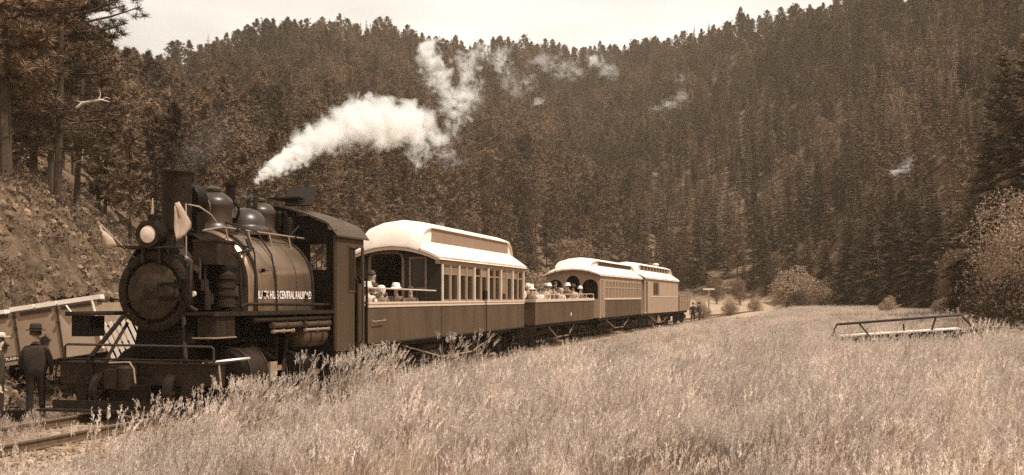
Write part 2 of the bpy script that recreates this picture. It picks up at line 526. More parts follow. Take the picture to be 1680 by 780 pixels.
# domes
def dome(u, r, z0, z1, name, lip=True, cap=True, base=.5):
    p = [(r * 1.35, z0 - base), (r * 1.28, z0 - .04), (r * 1.03, z0 + .05)]
    h = z1 - z0
    p += [(r, z0 + .1), (r, z0 + h * .45), (r * 1.06, z0 + h * .5), (r * 1.06, z0 + h * .55)]
    for k in range(1, 8):
        t = k / 7 * math.pi / 2
        p.append((r * 1.06 * math.cos(t) * .8 + r * .26 * (1 - k / 7), z0 + h * (.55 + .33 * math.sin(t))))
    if cap: p += [(r * .45, z0 + h * .88), (r * .46, z0 + h * .93), (r * .3, z0 + h * .98), (.03, z1)]
    else: p += [(.01, z0 + h * .885)]
    o = MB().lathe(p, (0, u, 0), 'z', 32)
    return o.build(name, m_dome, E_)
dome(2.11, .38, 3.50, 4.35, 'sand_dome')
d2 = dome(4.02, .36, 3.52, 4.30, 'rear_dome')
mb = MB(); p = [(.58, 3.40), (.56, 3.52), (.50, 3.56), (.46, 3.60)]
for k in range(0, 9):
    t = k / 8 * math.pi / 2; p.append((.45 * math.cos(t) + .005, 3.62 + .38 * math.sin(t)))
mb.lathe(p, (.12, 3.22, 0), 'z', 32); mb.build('steam_dome', m_dome, E_)
mb = MB(); pts = [(.40 * math.cos(t / 16 * 2 * math.pi), .30 * math.sin(t / 16 * 2 * math.pi) * (1 if math.sin(t / 16 * 2 * math.pi) > 0 else 1.05)) for t in range(16)]
mb.prism([(x * .62 - .0, 3.86 + z * .85) for x, z in pts], 1.56, 1.60); pl = mb.build('dome_plate', m_tank, E_)
# bell in its yoke
mb = MB(); mb.ring((.05, 2.68, 3.88), .20, .235, -.025, .025, 20); mb.tube([(.05, 2.68, 3.4), (.05, 2.68, 3.66)], .04, 8); mb.build('bell_yoke', m_black, E_)
mb = MB(); mb.lathe([(.17, 3.74), (.165, 3.77), (.12, 3.86), (.10, 3.97), (.06, 4.03), (.02, 4.05)], (.05, 2.68, 0), 'z', 20); mb.build('bell', m_dome, E_)
mb = MB(); mb.lathe([(.10, 3.4), (.10, 4.42), (.115, 4.44), (.115, 4.5), (.08, 4.5)], (-.1, 2.98, 0), 'z', 16); mb.build('generator_pipe', m_black, E_)
mb = MB()
for (x, y) in ((-.02, 3.62), (.12, 3.66), (.05, 3.86)): mb.lathe([(.05, 3.8), (.05, 4.28), (.035, 4.30), (.035, 4.4), (.05, 4.42), (.02, 4.45)], (x, y, 0), 'z', 10)
mb.build('safety_valve', m_grime, E_)
mb = MB(); mb.lathe([(.12, 3.3), (.12, 3.8), (.08, 3.9)], (.42, 4.66, 0), 'z', 12); mb.lathe([(.09, 3.3), (.09, 4.0), (.05, 4.05)], (.15, 4.72, 0), 'z', 12)
mb.tube([(.42, 4.66, 3.8), (.3, 4.7, 4.02), (.1, 4.72, 3.9)], .03, 6); mb.tube([(.5, 4.6, 3.5), (.6, 4.8, 3.7)], .03, 6)
mb.build('turret_valves', m_black, E_)
# air pump, lubricator box and piping on the near side in front of the tank
mb = MB(); mb.box(.72, 1.22, .15, .80, 2.68, 3.12); mb.box(.70, 1.24, .13, .82, 3.10, 3.14); mb.build('pump_box', m_grime, E_)
mb = MB()
mb.lathe([(.20, 1.9), (.20, 2.02), (.17, 2.03), (.17, 2.10), (.20, 2.11), (.20, 2.17), (.17, 2.18), (.17, 2.25), (.20, 2.26), (.20, 2.32), (.17, 2.33), (.17, 2.4), (.2, 2.42), (.2, 2.5), (.1, 2.56), (.05, 2.62)], (1.08, .68, 0), 'z', 20)
mb.build('air_pump', m_grime, E_)
mb = MB(); mb.tube([(.75, .05, 2.72), (.80, -.05, 2.5), (.82, -.1, 2.1), (.75, -.05, 1.9)], .035, 6); mb.build('pump_pipe', m_grime, E_)
mb = MB(); mb.tube([(1.05, .1, 2.2), (1.05, .1, 1.85)], .06, 8); mb.build('pump_pipe', m_grime, E_)
mb = MB(); mb.tube([(.95, .2, 2.66), (.95, .2, 1.9)], .03, 6); mb.build('pump_pipe', m_grime, E_)
mb = MB(); mb.tube([(1.22, 1.0, 2.7), (1.25, 1.0, 1.8)], .02, 6); mb.build('pump_pipe', m_grime, E_)
mb = MB(); mb.tube([(.62, .3, 2.9), (.9, .1, 2.75), (.95, 0, 2.4)], .025, 6); mb.build('pump_pipe', m_grime, E_)
mb = MB(); mb.lathe([(.05, -.02), (.05, .02)], (.86, -.06, 2.14), 'y', 10); mb.build('gauge_glass', m_lens, E_)
# running boards, step boxes, pipes, reservoir
for sx in (1, -1):
    mb = MB(); a, b = sorted((.85 * sx, 1.42 * sx)); mb.box(a, b, -.34 if sx > 0 else -.62, 4.9, 1.755, 1.80); mb.box(*sorted((1.40 * sx, 1.43 * sx)), -.34 if sx > 0 else -.62, 4.9, 1.735, 1.815)
    mb.build('running_board', m_grime, E_)
    mb = MB(); a, b = sorted((1.0 * sx, 1.38 * sx)); mb.box(a, b, -.15 if sx > 0 else -.5, .5 if sx > 0 else -.06, 1.36, 1.735); mb.build('step_box', m_grime if sx > 0 else m_black, E_)
mb = MB(); mb.box(1.0, 1.42, -.35, .5, 1.33, 1.355); mb.build('step_tread', m_clear, E_)
for (z, x, y0, y1, m, r) in ((1.64, 1.36, 1.2, 4.75, m_grime, .045), (1.52, 1.38, 1.95, 3.25, m_cab, .055), (1.52, 1.38, 3.42, 4.72, m_cab, .055), (1.40, 1.38, 1.98, 2.95, m_steel, .028), (1.40, 1.38, 3.45, 4.70, m_steel, .028)):
    mb = MB(); mb.tube([(x, y0, z), (x, y1, z)], r, 10)
    for yy in (y0 + .06, (y0 + y1) / 2, y1 - .06): mb.lathe([(r + .018, -.03), (r + .018, .03)], (x, yy, z), 'y', 10)
    mb.build('cooling_pipe', m, E_)
mb = MB(); mb.lathe([(.1, 3.45), (.24, 3.5), (.25, 3.55), (.25, 4.66), (.24, 4.7), (.1, 4.76)], (1.12, 0, 1.26), 'y', 28); ar = mb.build('air_reservoir', m_cab, E_)
for yy in (3.8, 4.4):
    mb = MB(); mb.ring((1.12, yy, 1.26), .245, .262, -.03, .03, 28); mb.build('strap', m_grime, ar)
# low pressure cylinders
for sx in (1, -1):
    o = (.94 * sx, 0, .62)
    mb = MB(); mb.lathe([(.10, .72), (.28, .73), (.40, .77), (.47, .80), (.50, .86), (.50, .98)], o, 'y', 40)
    cy_ = mb.build('cylinder', m_black, E_)
    mb = MB(); mb.lathe([(.48, .95), (.495, .98), (.495, 1.70), (.45, 1.74), (.2, 1.76)], o, 'y', 40); mb.build('cylinder_jacket', m_grime, cy_)
    mb = MB()
    for k in range(-1, 12):
        t = R(38 + 9 * k); mb.box(-.014, .014, .98, 1.02, -.02, .02, Matrix.Translation((o[0] + .50 * math.cos(t), 0, o[2] + .50 * math.sin(t))))
    mb.ring(o, .48, .525, .96, 1.0, 40); mb.ring(o, .48, .515, 1.66, 1.7, 40)
    mb.build('jacket_band', m_dome, cy_)
    mb = MB(); mb.tube([(.98 * sx, 1.7, .62), (.98 * sx, 2.9, .62)], .035, 8); mb.box(*sorted((.88 * sx, 1.08 * sx)), 2.5, 2.8, .48, .76); mb.build('crosshead', m_steel, cy_)
    mb = MB(); mb.tube([(.75 * sx, .9, 1.1), (.75 * sx, 1.4, 1.3), (.45 * sx, 1.5, 1.6)], .16, 12); mb.build('steam_pipe', m_black, cy_)
    # second engine's cylinder further back
    mb = MB(); mb.lathe([(.1, 3.3), (.32, 3.34), (.34, 3.4), (.34, 3.95), (.1, 4.0)], (1.0 * sx, 0, .62), 'y', 24); mb.build('rear_cylinder', m_black, E_)
mb = MB()
mb.box(-.55, -.45, -.3, 6.4, .55, .95); mb.box(.45, .55, -.3, 6.4, .55, .95)
for y in (.2, 1.4, 2.6, 3.8, 5.0): mb.box(-.5, .5, y, y + .12, .6, 1.2)
mb.box(-1.35, 1.35, 4.95, 6.6, .80, .9)
for y in (2.1, 3.1): mb.box(.62, .70, y, y + .7, 1.0, 1.7); mb.box(-.70, -.62, y, y + .7, 1.0, 1.7)
mb.build('engine_frame', m_black, E_)
def driver(y, r, spokes=12, parent=E_):
    for sx in (1, -1):
        w = MB(); w.ring((.76 * sx, y, r), r * .84, r, -.065, .065, 28, axis='x'); w.lathe([(.12, -.09), (.12, .09)], (.76 * sx, y, r), 'x', 14)
        for k in range(spokes):
            t = 2 * math.pi * k / spokes
            w.tube([(.76 * sx, y + .1 * math.cos(t), r + .1 * math.sin(t)), (.76 * sx, y + r * .86 * math.cos(t), r + r * .86 * math.sin(t))], .028, 5)
        w.ring((.70 * sx, y, r), r * .9, r + .028, -.02, .0, 28, axis='x')
        w.build('wheel', m_grime, parent)
    MB().tube([(-.75, y, r), (.75, y, r)], .07, 10).build('axle', m_black, parent)
driver(-.42, .36, 10)
for y in (2.15, 2.95, 4.35, 5.15): driver(y, .52)
driver(6.05, .38, 10)
for sx in (1, -1):
    mb = MB(); mb.box(*sorted((.88 * sx, .93 * sx)), 2.1, 3.0, .36, .46); mb.box(*sorted((.94 * sx, .99 * sx)), 2.6, 4.3, .56, .66); mb.box(*sorted((.88 * sx, .93 * sx)), 4.3, 5.2, .36, .46)
    mb.build('side_rod', m_steel, E_)
    mb = MB(); mb.tube([(.97 * sx, 1.85, 1.12), (1.05 * sx, 2.2, 1.0), (.99 * sx, 2.9, .8)], .04, 6); mb.tube([(1.0 * sx, 2.9, 1.3), (1.0 * sx, 2.9, .6)], .035, 6); mb.tube([(1.0 * sx, 3.4, 1.3), (1.0 * sx, 3.2, .5)], .05, 6)
    mb.build('valve_gear', m_grime, E_)
# pilot beam, its rails, coupler, footboard
mb = MB(); mb.box(-1.58, 1.62, -.55, -.28, .50, .875); mb.build('pilot_beam', m_grime, E_)
mb = MB(); mb.box(-1.60, 1.64, -.58, -.10, .875, .90); mb.build('beam_top_plate', m_grime, E_)
mb = MB(); mb.tube([(-1.52, -.5, .90), (-1.52, -.5, 1.18), (-1.47, -.5, 1.215), (1.45, -.46, 1.195), (1.50, -.46, 1.16), (1.50, -.46, .90)], .022, 8); mb.build('front_handrail', m_dome, E_)
mb = MB(); mb.tube([(-1.6, -.56, .955), (1.56, -.5, .95)], .018, 6)
for x in (-1.5, -.9, 0, .9, 1.42): mb.tube([(x, -.55, .9), (x, -.55, .98)], .028, 6)
mb.tube([(-1.62, -.56, .955), (-1.66, -.56, .9), (-1.66, -.56, .7)], .018, 6)
mb.build('uncoupling_lever', m_grime, E_)
mb = MB(); mb.tube([(-.85, -.55, 1.0), (-.95, -.6, 1.0), (-.9, -.62, .8), (-.88, -.64, .45), (-.95, -.7, .2)], .035, 7); mb.build('air_hose', m_black, E_)
mb = MB(); mb.box(-.42, .02, -.78, -.3, .50, .86); mb.box(-.34, -.10, -1.0, -.75, .46, .80); mb.lathe([(.13, .44), (.14, .5), (.14, .82), (.1, .86)], (-.02, -.86, 0), 'z', 14); mb.build('coupler', m_grime, E_)
mb = MB(); mb.tube([(-.45, -.7, .9), (.0, -.75, .92), (.12, -.8, .8), (.15, -.8, .55)], .016, 6); mb.build('coupler_lift_rod', m_steel, E_)
for x in (-1.22, .48): 
    mb = MB(); mb.box(x, x + .2, -.58, -.5, .12, .50) if x < 0 else mb.box(x + .45, x + .62, -.58, -.5, .12, .50); mb.build('footboard_hanger', m_grime, E_)
mb = MB(); mb.box(-1.42, 1.2, -.98, -.93, .10, .24); mb.build('footboard_riser', m_grime, E_)
mb = MB(); mb.box(-1.56, 1.3, -1.22, -.92, .055, .095); mb.build('footboard', m_grime, E_)
mb = MB(); mb.box(-.3, .3, -.9, -.4, .15, .5) ; mb.build('pilot_bracket', m_black, E_)
mb = MB()
for x0, x1 in ((-.62, -1.12), (.62, .92)): mb = MB(); mb.tube([(x0, .0, 1.75), (x1, -.42, .9)], .042, 8); mb.build('smokebox_brace', m_grime, E_)
mb = MB(); mb.tube([(-.62, .1, 1.6), (-.75, -.4, .9)], .03, 6); mb.build('smokebox_brace', m_grime, E_)
mb = MB(); mb.tube([(1.3, -.5, .9), (1.72, -.2, .95), (1.9, .1, .97)], .03, 6); mb.tube([(1.62, -.5, .9), (1.66, -.5, .55), (1.6, -.5, .5)], .02, 6); mb.tube([(1.55, -.5, .9), (1.56, -.5, .52), (1.66, -.5, .5)], .02, 6); mb.build('grab_iron', m_steel, E_)
# flags: one on a slanting pole at the left, one by the stack
mb = MB(); mb.tube([(-.45, .1, 2.80), (-1.02, -.25, 3.48)], .018, 6); mb.tube([(-.55, .1, 2.8), (-.72, -.0, 3.0)], .012, 5); mb.build('flag_staff', m_wood, E_)
def cloth(pts, name, parent):
    """pts: rows of points; a thin sheet with two faces"""
    n, k = len(pts), len(pts[0]); vs = [p for row in pts for p in row]
    fs = [(i * k + j, i * k + j + 1, (i + 1) * k + j + 1, (i + 1) * k + j) for i in range(n - 1) for j in range(k - 1)]
    b = MB(); b.add(vs, fs); o = b.build(name, m_cloth, parent, angle=None)
    md = o.modifiers.new('thickness', 'SOLIDIFY'); md.thickness = .006
    return o
rows = []
for i in range(6):
    t = i / 5
    x0, z0, y0 = -.98 + .10 * t, 3.43 - .12 * t, -.22
    rows.append([(x0 + .25 * t * s + .03 * math.sin(5 * s + i), y0 + .05 * math.sin(7 * s + 2 * t), z0 - .36 * t * (1 - .35 * s) - .05 * s) for s in (0, .25, .5, .75, 1)])
cloth(rows, 'flag', E_)
mb = MB(); mb.tube([(.46, .35, 2.75), (.36, .5, 3.85)], .014, 6); mb.build('flag_staff', m_wood, E_)
rows = []
for i in range(8):
    t = i / 7
    wd = .04 + .17 * min(1, t * 1.8) * (1 - .75 * max(0, t - .7) / .3)
    rows.append([(.34 + .06 * t + wd * 1.0 * (s - .35) + .02 * math.sin(9 * s + 3 * t), .16 + wd * 1.3 * s + .03 * math.sin(8 * s), 3.78 - .66 * t + .08 * s) for s in (0, .2, .4, .6, .8, 1)])
cloth(rows, 'flag', E_)
rows = [[(.46 + .3 * s, .30 + .06 * math.sin(6 * s), 2.82 - .22 * s + w_ * (.04 + .05 * s)) for s in (0, .25, .5, .75, 1)] for w_ in (-1, 0, 1)]
cloth(rows, 'streamer', E_)
mb = MB(); mb.tube([(.40, .5, 3.83), (.52, .7, 3.80), (.66, .9, 3.66), (.74, 1.0, 3.50)], [.012, .018, .010, .007], 6); mb.build('streamer', m_cloth, E_)
mb = MB(); mb.tube([(-.25, .35, 3.95), (-.255, .35, 3.68), (-.30, .33, 3.55), (-.31, .3, 3.40)], [.012, .028, .02, .012], 6); mb.build('streamer', m_cloth, E_)
for sx in (1, -1):                                          # sand pipes, injector lines, lamp conduit
    for du in (-.12, .12):
        mb = MB(); mb.tube([(.30 * sx, 2.11 + du, 3.62), (.85 * sx, 2.11 + du * 2, 3.42), (1.12 * sx, 2.11 + du * 3, 2.95), (1.185 * sx, 2.11 + du * 3.5, 2.4), (1.19 * sx, 2.11 + du * 4, 1.8)], .018, 6); mb.build('sand_pipe', m_grime, E_)
mb = MB(); mb.tube([(-.1, 2.9, 3.55), (-.1, 1.4, 3.5), (-.32, .9, 3.1), (-.3, .1, 2.98)], .016, 6); mb.build('lamp_conduit', m_grime, E_)
mb = MB(); mb.tube([(1.28, .9, 1.9), (1.3, 1.1, 1.95), (1.3, 4.85, 1.93)], .03, 8); mb.build('injector_pipe', m_grime, E_)
mb = MB()
for k in range(44):
    t = 2 * math.pi * k / 44
    for yy in (.12, .9): mb.box(-.01, .01, yy - .01, yy + .01, -.008, .012, Matrix.Translation((.748 * math.cos(t), 0, ZC + .748 * math.sin(t))))
q = mb.build('smokebox_rivets', m_grime, E_); q['kind'] = 'stuff'
for x, y0, y1, z in ((.9, .0, .5, 2.3), (1.0, .9, 1.45, 2.2), (.85, .3, .9, 2.05)):
    mb = MB(); mb.lathe([(.03, -.12), (.08, -.1), (.08, .1), (.03, .12)], (x, (y0 + y1) / 2, z), 'z', 10); mb.build('check_valve', m_dome, E_)
mb = MB(); mb.tube([(.62, .15, 2.75), (.72, .0, 2.45), (.70, -.03, 1.95), (.9, .0, 1.82)], .045, 8); mb.build('exhaust_pipe', m_grime, E_)
mb = MB(); mb.tube([(.98, .9, 1.7), (.98, .95, 1.2), (.9, 1.6, 1.25), (.9, 3.2, 1.2)], .05, 8); mb.build('receiver_pipe', m_black, E_)
# cab
CW = 1.45
z0, ze = .90, 3.46
def roof_arc(x, zc=4.17): t = abs(x) / CW; return zc - .42 * min(1, t / .85) ** 1.25 - max(0, t - .85) / .15 * (zc - .42 - ze)
xs = [CW * math.sin(math.pi / 2 * k / 10) for k in range(-10, 11)]
front = [(x, roof_arc(x)) for x in xs]
# front wall: four pieces round two look-out openings
mb = MB()
Y0, Y1 = 4.92, 4.98
for sx in (1, -1):
    mb.box(*sorted((.42 * sx, .80 * sx)), Y0, Y1, 1.7, 3.95)
    mb.box(*sorted((1.22 * sx, CW * sx)), Y0, Y1, z0, 3.62)
    mb.box(*sorted((.80 * sx, 1.22 * sx)), Y0, Y1, z0, 2.72)
    pts = [(sx * x, min(roof_arc(x) - .01, 4.3)) for x in (.80, .95, 1.1, 1.22)]
    poly = [(sx * .80, 3.30), (sx * 1.22, 3.30)] + pts[::-1]
    mb.prism(poly if sx > 0 else poly[::-1], Y0, Y1)
mid = [(x, roof_arc(x) - .01) for x in xs if abs(x) <= .45]
mb.prism([(-.42, 3.4), (.42, 3.4)] + mid[::-1], Y0, Y1)
cabf = mb.build('cab_front', m_black, E_)
# sides with window opening and doorway
for sx in (1, -1):
    X = sorted((CW * sx, (CW - .05) * sx))
    mb = MB()
    mb.box(*X, 4.9, 5.62, z0, 3.50)
    mb.box(*X, 5.62, 6.0, z0, 2.25) ; mb.box(*X, 5.62, 6.55, 3.28, 3.50); mb.box(*X, 6.0, 6.05, 2.25, 3.28)
    mb.box(*X, 6.25, 6.6, z0, 2.42); mb.box(*X, 6.5, 6.58, 2.42, 3.28)
    mb.box(*sorted(((CW + .0) * sx, (CW + .02) * sx)), 4.9, 5.6, z0 - .03, z0 + .03)
    cs = mb.build('cab_side', m_cab, E_)
    mb = MB(); mb.box(*sorted(((CW - .03) * sx, (CW - .02) * sx)), 5.62, 6.0, 2.25, 3.28); mb.build('window', m_glass, cs)
    mb = MB()
    for (a, b, c, d) in ((5.60, 6.02, 3.26, 3.31), (5.60, 5.64, 2.23, 3.28), (5.60, 6.02, 2.21, 2.26), (5.8, 5.82, 2.25, 3.28)): mb.box(*sorted(((CW - .02) * sx, (CW + .015) * sx)), a, b, c, d)
    mb.build('window_frame', m_cab, cs)
    mb = MB()
    for yy in (6.02, 6.30): mb.tube([(CW * sx, yy, 1.0), ((CW + .07) * sx, yy, 1.08), ((CW + .07) * sx, yy, 2.5), (CW * sx, yy, 2.58)], .018, 6)
    mb.build('cab_handrail', m_grime, cs)
    mb = MB(); mb.box(*sorted((1.15 * sx, 1.5 * sx)), 6.0, 6.3, .45, .49); mb.box(*sorted((1.15 * sx, 1.18 * sx)), 6.0, 6.3, .45, .9); mb.build('cab_step', m_black, cs)
    mb = MB()
    for k in range(14): mb.lathe([(.009, 0), (.009, .006)], (CW * sx, 4.95 + k * .05, 3.44), 'x', 5)
    q = mb.build('rivets', m_cab, cs); q['kind'] = 'stuff'
# roof sheet
mb = MB()
ov = .07
xs2 = [(CW + ov) * math.sin(math.pi / 2 * k / 12) for k in range(-12, 13)]
top = [(x, roof_arc(x * CW / (CW + ov)) + .045) for x in xs2]
mb.prism(top + [(x, z - .04) for x, z in top[::-1]], 4.82, 6.72)
rf = mb.build('cab_roof', m_cab, E_)
mb = MB(); mb.box(-.35, .45, 5.2, 6.2, 4.42, 4.46, Matrix.Translation((0, 0, -.04)) ); mb.tube([(.45, 5.1, 4.32), (.45, 6.3, 4.32)], .012, 5)
mb.tube([(1.05, 5.0, 4.02), (1.05, 6.6, 4.02)], .018, 6); mb.build('roof_slide', m_grime, rf)
mb = MB(); mb.box(-.35, .35, -.02, .02, 0, .5, Matrix.Translation((.35, 5.3, 4.22)) @ Matrix.Rotation(R(-28), 4, 'X')); mb.build('roof_hatch', m_dark, rf)
mb = MB(); mb.box(-CW + .06, CW - .06, 6.5, 6.56, z0, 2.6); mb.box(-CW + .06, CW - .06, 4.9, 6.56, z0 - .04, z0 + .04); mb.build('cab_floor', m_black, E_)
# backhead inside the cab
mb = MB(); mb.lathe([(.68, 4.9), (.68, 5.35), (.6, 5.4), (.1, 5.42)], (0, 0, 2.19), 'y', 28); mb.build('boiler_backhead', m_black, E_)
# ------------------------------------------------------------------ the cars
def car_root(name, a, b, za, zb, label, cat):
    d = Vector((b[0] - a[0], b[1] - a[1], zb - za)); L = d.length; yv = d.normalized()
    xv = yv.cross(Vector((0, 0, 1))).normalized(); zv = xv.cross(yv)
    o = empty(name, (a[0], a[1], za), 0, label, cat)
    Mx = Matrix((xv, yv, zv)).transposed()
    o.rotation_euler = Mx.to_euler()
    o['_L'] = 0; del o['_L']
    return o, L, (lambda x, y, z: Vector((a[0], a[1], za)) + Mx @ Vector((x, y, z)))
HW = 1.42
def bogie(parent, y, n=2, wb=1.7):
    t = MB()
    for sx in (1, -1):
        x0, x1 = sorted((.90 * sx, 1.02 * sx))
        t.box(x0, x1, y - wb / 2 - .35, y + wb / 2 + .35, .52, .64)
        t.box(x0, x1, y - .45, y + .45, .34, .42)
        t.tube([(.96 * sx, y - wb / 2, .56), (.96 * sx, y - .4, .36)], .035, 5); t.tube([(.96 * sx, y + wb / 2, .56), (.96 * sx, y + .4, .36)], .035, 5)
        for yy in (-wb / 2, wb / 2): t.box(x0 - .02, x1 + .03, y + yy - .13, y + yy + .13, .30, .56)
        for k in (-.18, 0, .18): t.tube([(.96 * sx, y + k, .42), (.96 * sx, y + k, .60)], .05, 8)
    t.box(-1.0, 1.0, y - .16, y + .16, .55, .85)
    tr = t.build('truck', m_black, parent)
    for yy in (-wb / 2, wb / 2):
        for sx in (1, -1):
            w = MB(); w.lathe([(.08, -.07), (.16, -.05), (.30, -.02), (.39, -.06), (.40, .06), (.30, .04), (.1, .05)], (.77 * sx, y + yy, .40), 'x', 24)
            w.build('wheel', m_grime, tr)
def under(parent, L, steps=((0, 1),), truss=True):
    """frame, trucks, truss rods, end steps, couplers, brake gear"""
    mb = MB(); mb.box(-1.25, -1.1, .3, L - .3, .84, 1.02); mb.box(1.1, 1.25, .3, L - .3, .84, 1.02); mb.box(-.35, .35, .1, L - .1, .82, 1.02)
    for k in range(int(L // 2)): mb.box(-1.2, 1.2, 1 + 2 * k, 1.12 + 2 * k, .86, 1.0)
    mb.box(-.7, .2, L * .42, L * .58, .45, .85); mb.lathe([(.1, L * .36), (.2, L * .37), (.2, L * .46), (.1, L * .47)], (.5, 0, .68), 'y', 14)
    mb.build('underframe', m_black, parent)
    bogie(parent, 2.4); bogie(parent, L - 2.4)
    if truss:
        for sx in (1, -1):
            p = [(1.15 * sx, 2.9, .88), (1.2 * sx, L * .40, .34), (1.2 * sx, L * .60, .34), (1.15 * sx, L - 2.9, .88)]
            MB().tube(p, .024, 6).build('truss_rod', m_steel, parent)
            q = MB()
            for yy in (L * .40, L * .60): q.box(*sorted((1.12 * sx, 1.24 * sx)), yy - .05, yy + .05, .36, .86)
            q.lathe([(.045, -.12), (.045, .12)], (1.2 * sx, L * .5, .34), 'y', 8)
            q.build('queen_post', m_grime, parent)
    for yy, s in ((0, -1), (L, 1)):
        mb = MB(); mb.box(-.12, .12, *sorted((yy, yy + .35 * s)), .72, .92); mb.box(-.16, .14, *sorted((yy + .28 * s, yy + .5 * s)), .66, .98)
        mb.build('coupler', m_grime, parent)
def end_steps(parent, y, s):
    for sx in (1, -1):
        mb = MB()
        for k, z in enumerate((.82, .58, .34)):
            a, b = sorted(((1.15 + .07 * k) * sx, (1.36 + .07 * k) * sx)); mb.box(a, b, *sorted((y, y + .62 * s)), z - .025, z)
        for yy in (y, y + .62 * s):
            mb.prism([(1.05 * sx, 1.0), (1.42 * sx, 1.0), (1.56 * sx, .28), (1.42 * sx, .28)], *sorted((yy, yy + .03 * s)))
        mb.build('steps', m_grime, parent)

def rail_roof(parent, y0, y1, We, ze, hood0, hood1, wall_mat, crown=1.24, end_up=.40, cl_in=.86, m=None, low=1.0):
    A = [(We, 0), (We + .02, .05), (We - .10, .17), (We - .28, .32), (1.02, .45 * low + .02), (cl_in + .03, .52 * low), (cl_in, .54 * low), (cl_in, .96 * crown / 1.24), (cl_in + .08, .98 * crown / 1.24), (cl_in + .06, 1.03 * crown / 1.24), (.55, 1.17 * crown / 1.24), (0, crown)]
    A = A + [(-x, z) for x, z in A[:-1]][::-1]
    B = [(x * 1.0, (0 if i in (0, len(A) - 1) else .05) + end_up * (1 - (x / We) ** 2) * (0 if i in (0, len(A) - 1) else 1)) for i, (x, z) in enumerate(A)]
    B = [(x, max(z, 0)) for x, z in B]
    vs = []; fs = []
    st = []
    for k in range(9): st.append((y0 + hood0 * k / 8, math.sqrt(max(0, 1 - (1 - k / 8) ** 2.2)) ** .9))
    for k in range(9): st.append((y1 - hood1 * (8 - k) / 8, math.sqrt(max(0, 1 - (k / 8) ** 2.2)) ** .9))
    n = len(A)
    for y, t in st: vs += [(B[i][0] + (A[i][0] - B[i][0]) * t, y, ze + B[i][1] + (A[i][1] - B[i][1]) * t) for i in range(n)]
    for j in range(len(st) - 1): fs += [(j * n + i, j * n + i + 1, (j + 1) * n + i + 1, (j + 1) * n + i) for i in range(n - 1)]
    # underside and end boards close the shell
    o = len(vs)
    k0 = len(st) - 1
    m0 = [(x, y0 + .0, ze + z - .07 if 0 < i < n - 1 else ze - .02) for i, (x, z) in enumerate(B)]
    m1 = [(x, y1 - .0, ze + z - .07 if 0 < i < n - 1 else ze - .02) for i, (x, z) in enumerate(B)]
    vs += m0 + m1
    fs += [(i, o + i, o + i + 1, i + 1) for i in range(n - 1)]
    fs += [(k0 * n + i, k0 * n + i + 1, o + n + i + 1, o + n + i) for i in range(n - 1)]
    fs += [(o + i, o + n + i, o + n + i + 1, o + i + 1) for i in range(n - 1)]
    fs += [(0, k0 * n, o + n, o), (n - 1, o + n - 1, o + 2 * n - 1, k0 * n + n - 1)]
    mb = MB(); mb.add(vs, fs)
    r = mb.build('roof', m or m_roofw, parent, angle=32)
    # clerestory side boards, a little proud of the wall
    zb = ze + .56 * low; zt = ze + .955 * crown / 1.24
    a, b = y0 + hood0 * 1.0, y1 - hood1
    for sx in (1, -1):
        mb = MB(); X = sorted(((cl_in - .01) * sx, (cl_in + .018) * sx)); mb.box(*X, a - .12, b + .12, zb, zt); p = mb.build('clerestory_panel', wall_mat, r)
        mb = MB(); mb.tube([((cl_in + .02) * sx, a - .15, zb), ((cl_in + .03) * sx, a - .02, zt + .01), ((cl_in + .03) * sx, b, zt + .01), ((cl_in + .02) * sx, b + .15, zt - .12), ((cl_in + .02) * sx, b + .17, zb)], .018, 5); mb.build('clerestory_rim', m_clear if wall_mat is not m_dark else m_dark, p)
    return r, (a, b, zb, zt, cl_in)

def people_slot(): pass
# ---- observation car: open deck in front, closed saloon behind
COA, CFR_L, CW1 = car_root('observation_car', (-4.95, 27.05), (-.90, 43.05), -.06, 0.0,
    'open-fronted passenger coach with a white clerestory roof coupled right behind the engine', 'passenger car')
L = CFR_L; Z0, ZB, ZE = 1.0, 2.05, 3.33; UE = 5.85
mb = MB()
for sx in (1, -1):
    X = sorted((HW * sx, (HW - .05) * sx)); mb.box(*X, 0, L, Z0, ZB - .14)
X = (-HW + .05, HW - .05)
mb.box(*X, 0, .05, Z0, ZB - .1); mb.box(*X, L - .05, L, Z0, 2.6); mb.box(*X, 0.05, L - .05, Z0 + .02, Z0 + .1)
body = mb.build('side_wall', m_brown, COA)
for sx in (1, -1):
    mb = MB(); X = sorted(((HW - .06) * sx, (HW + .035) * sx)); mb.box(*X, -.02, L + .02, ZB - .055, ZB); X = sorted(((HW - .05) * sx, (HW + .018) * sx)); mb.box(*X, 0, L, ZB - .14, ZB - .06)
    mb.build('belt_rail', m_trim, COA)
    mb = MB(); X = sorted(((HW - .03) * sx, (HW + .012) * sx)); mb.box(*X, 0, L, Z0 - .03, Z0 + .01); mb.build('side_sill', m_dark, COA)
mb = MB(); mb.box(-HW, HW, -.03, .0, ZB - .055, ZB); mb.build('belt_rail', m_trim, COA)
for sx in (1, -1):
    mb = MB(); mb.tube([((HW - .03) * sx, 0.05, 2.40), ((HW - .03) * sx, UE - .4, 2.36)], .02, 7); mb.build('guard_rail', m_trim, COA)
    mb = MB()
    for yy in (.05, 1.9, 3.7): mb.tube([((HW - .03) * sx, yy, ZB), ((HW - .03) * sx, yy, 2.39)], .015, 5)
    mb.build('rail_post', m_dark, COA)
mb = MB(); mb.tube([(HW - .02, -.04, 1.0), (HW - .02, -.04, 2.62)], .028, 6); mb.tube([(-HW + .02, -.04, 1.0), (-HW + .02, -.04, 2.62)], .028, 6)
mb.tube([(HW - .02, -.04, 2.6), (HW - .5, -.04, 2.6), (HW - .5, -.04, 2.05)], .02, 6); mb.build('gate_post', m_black, COA)
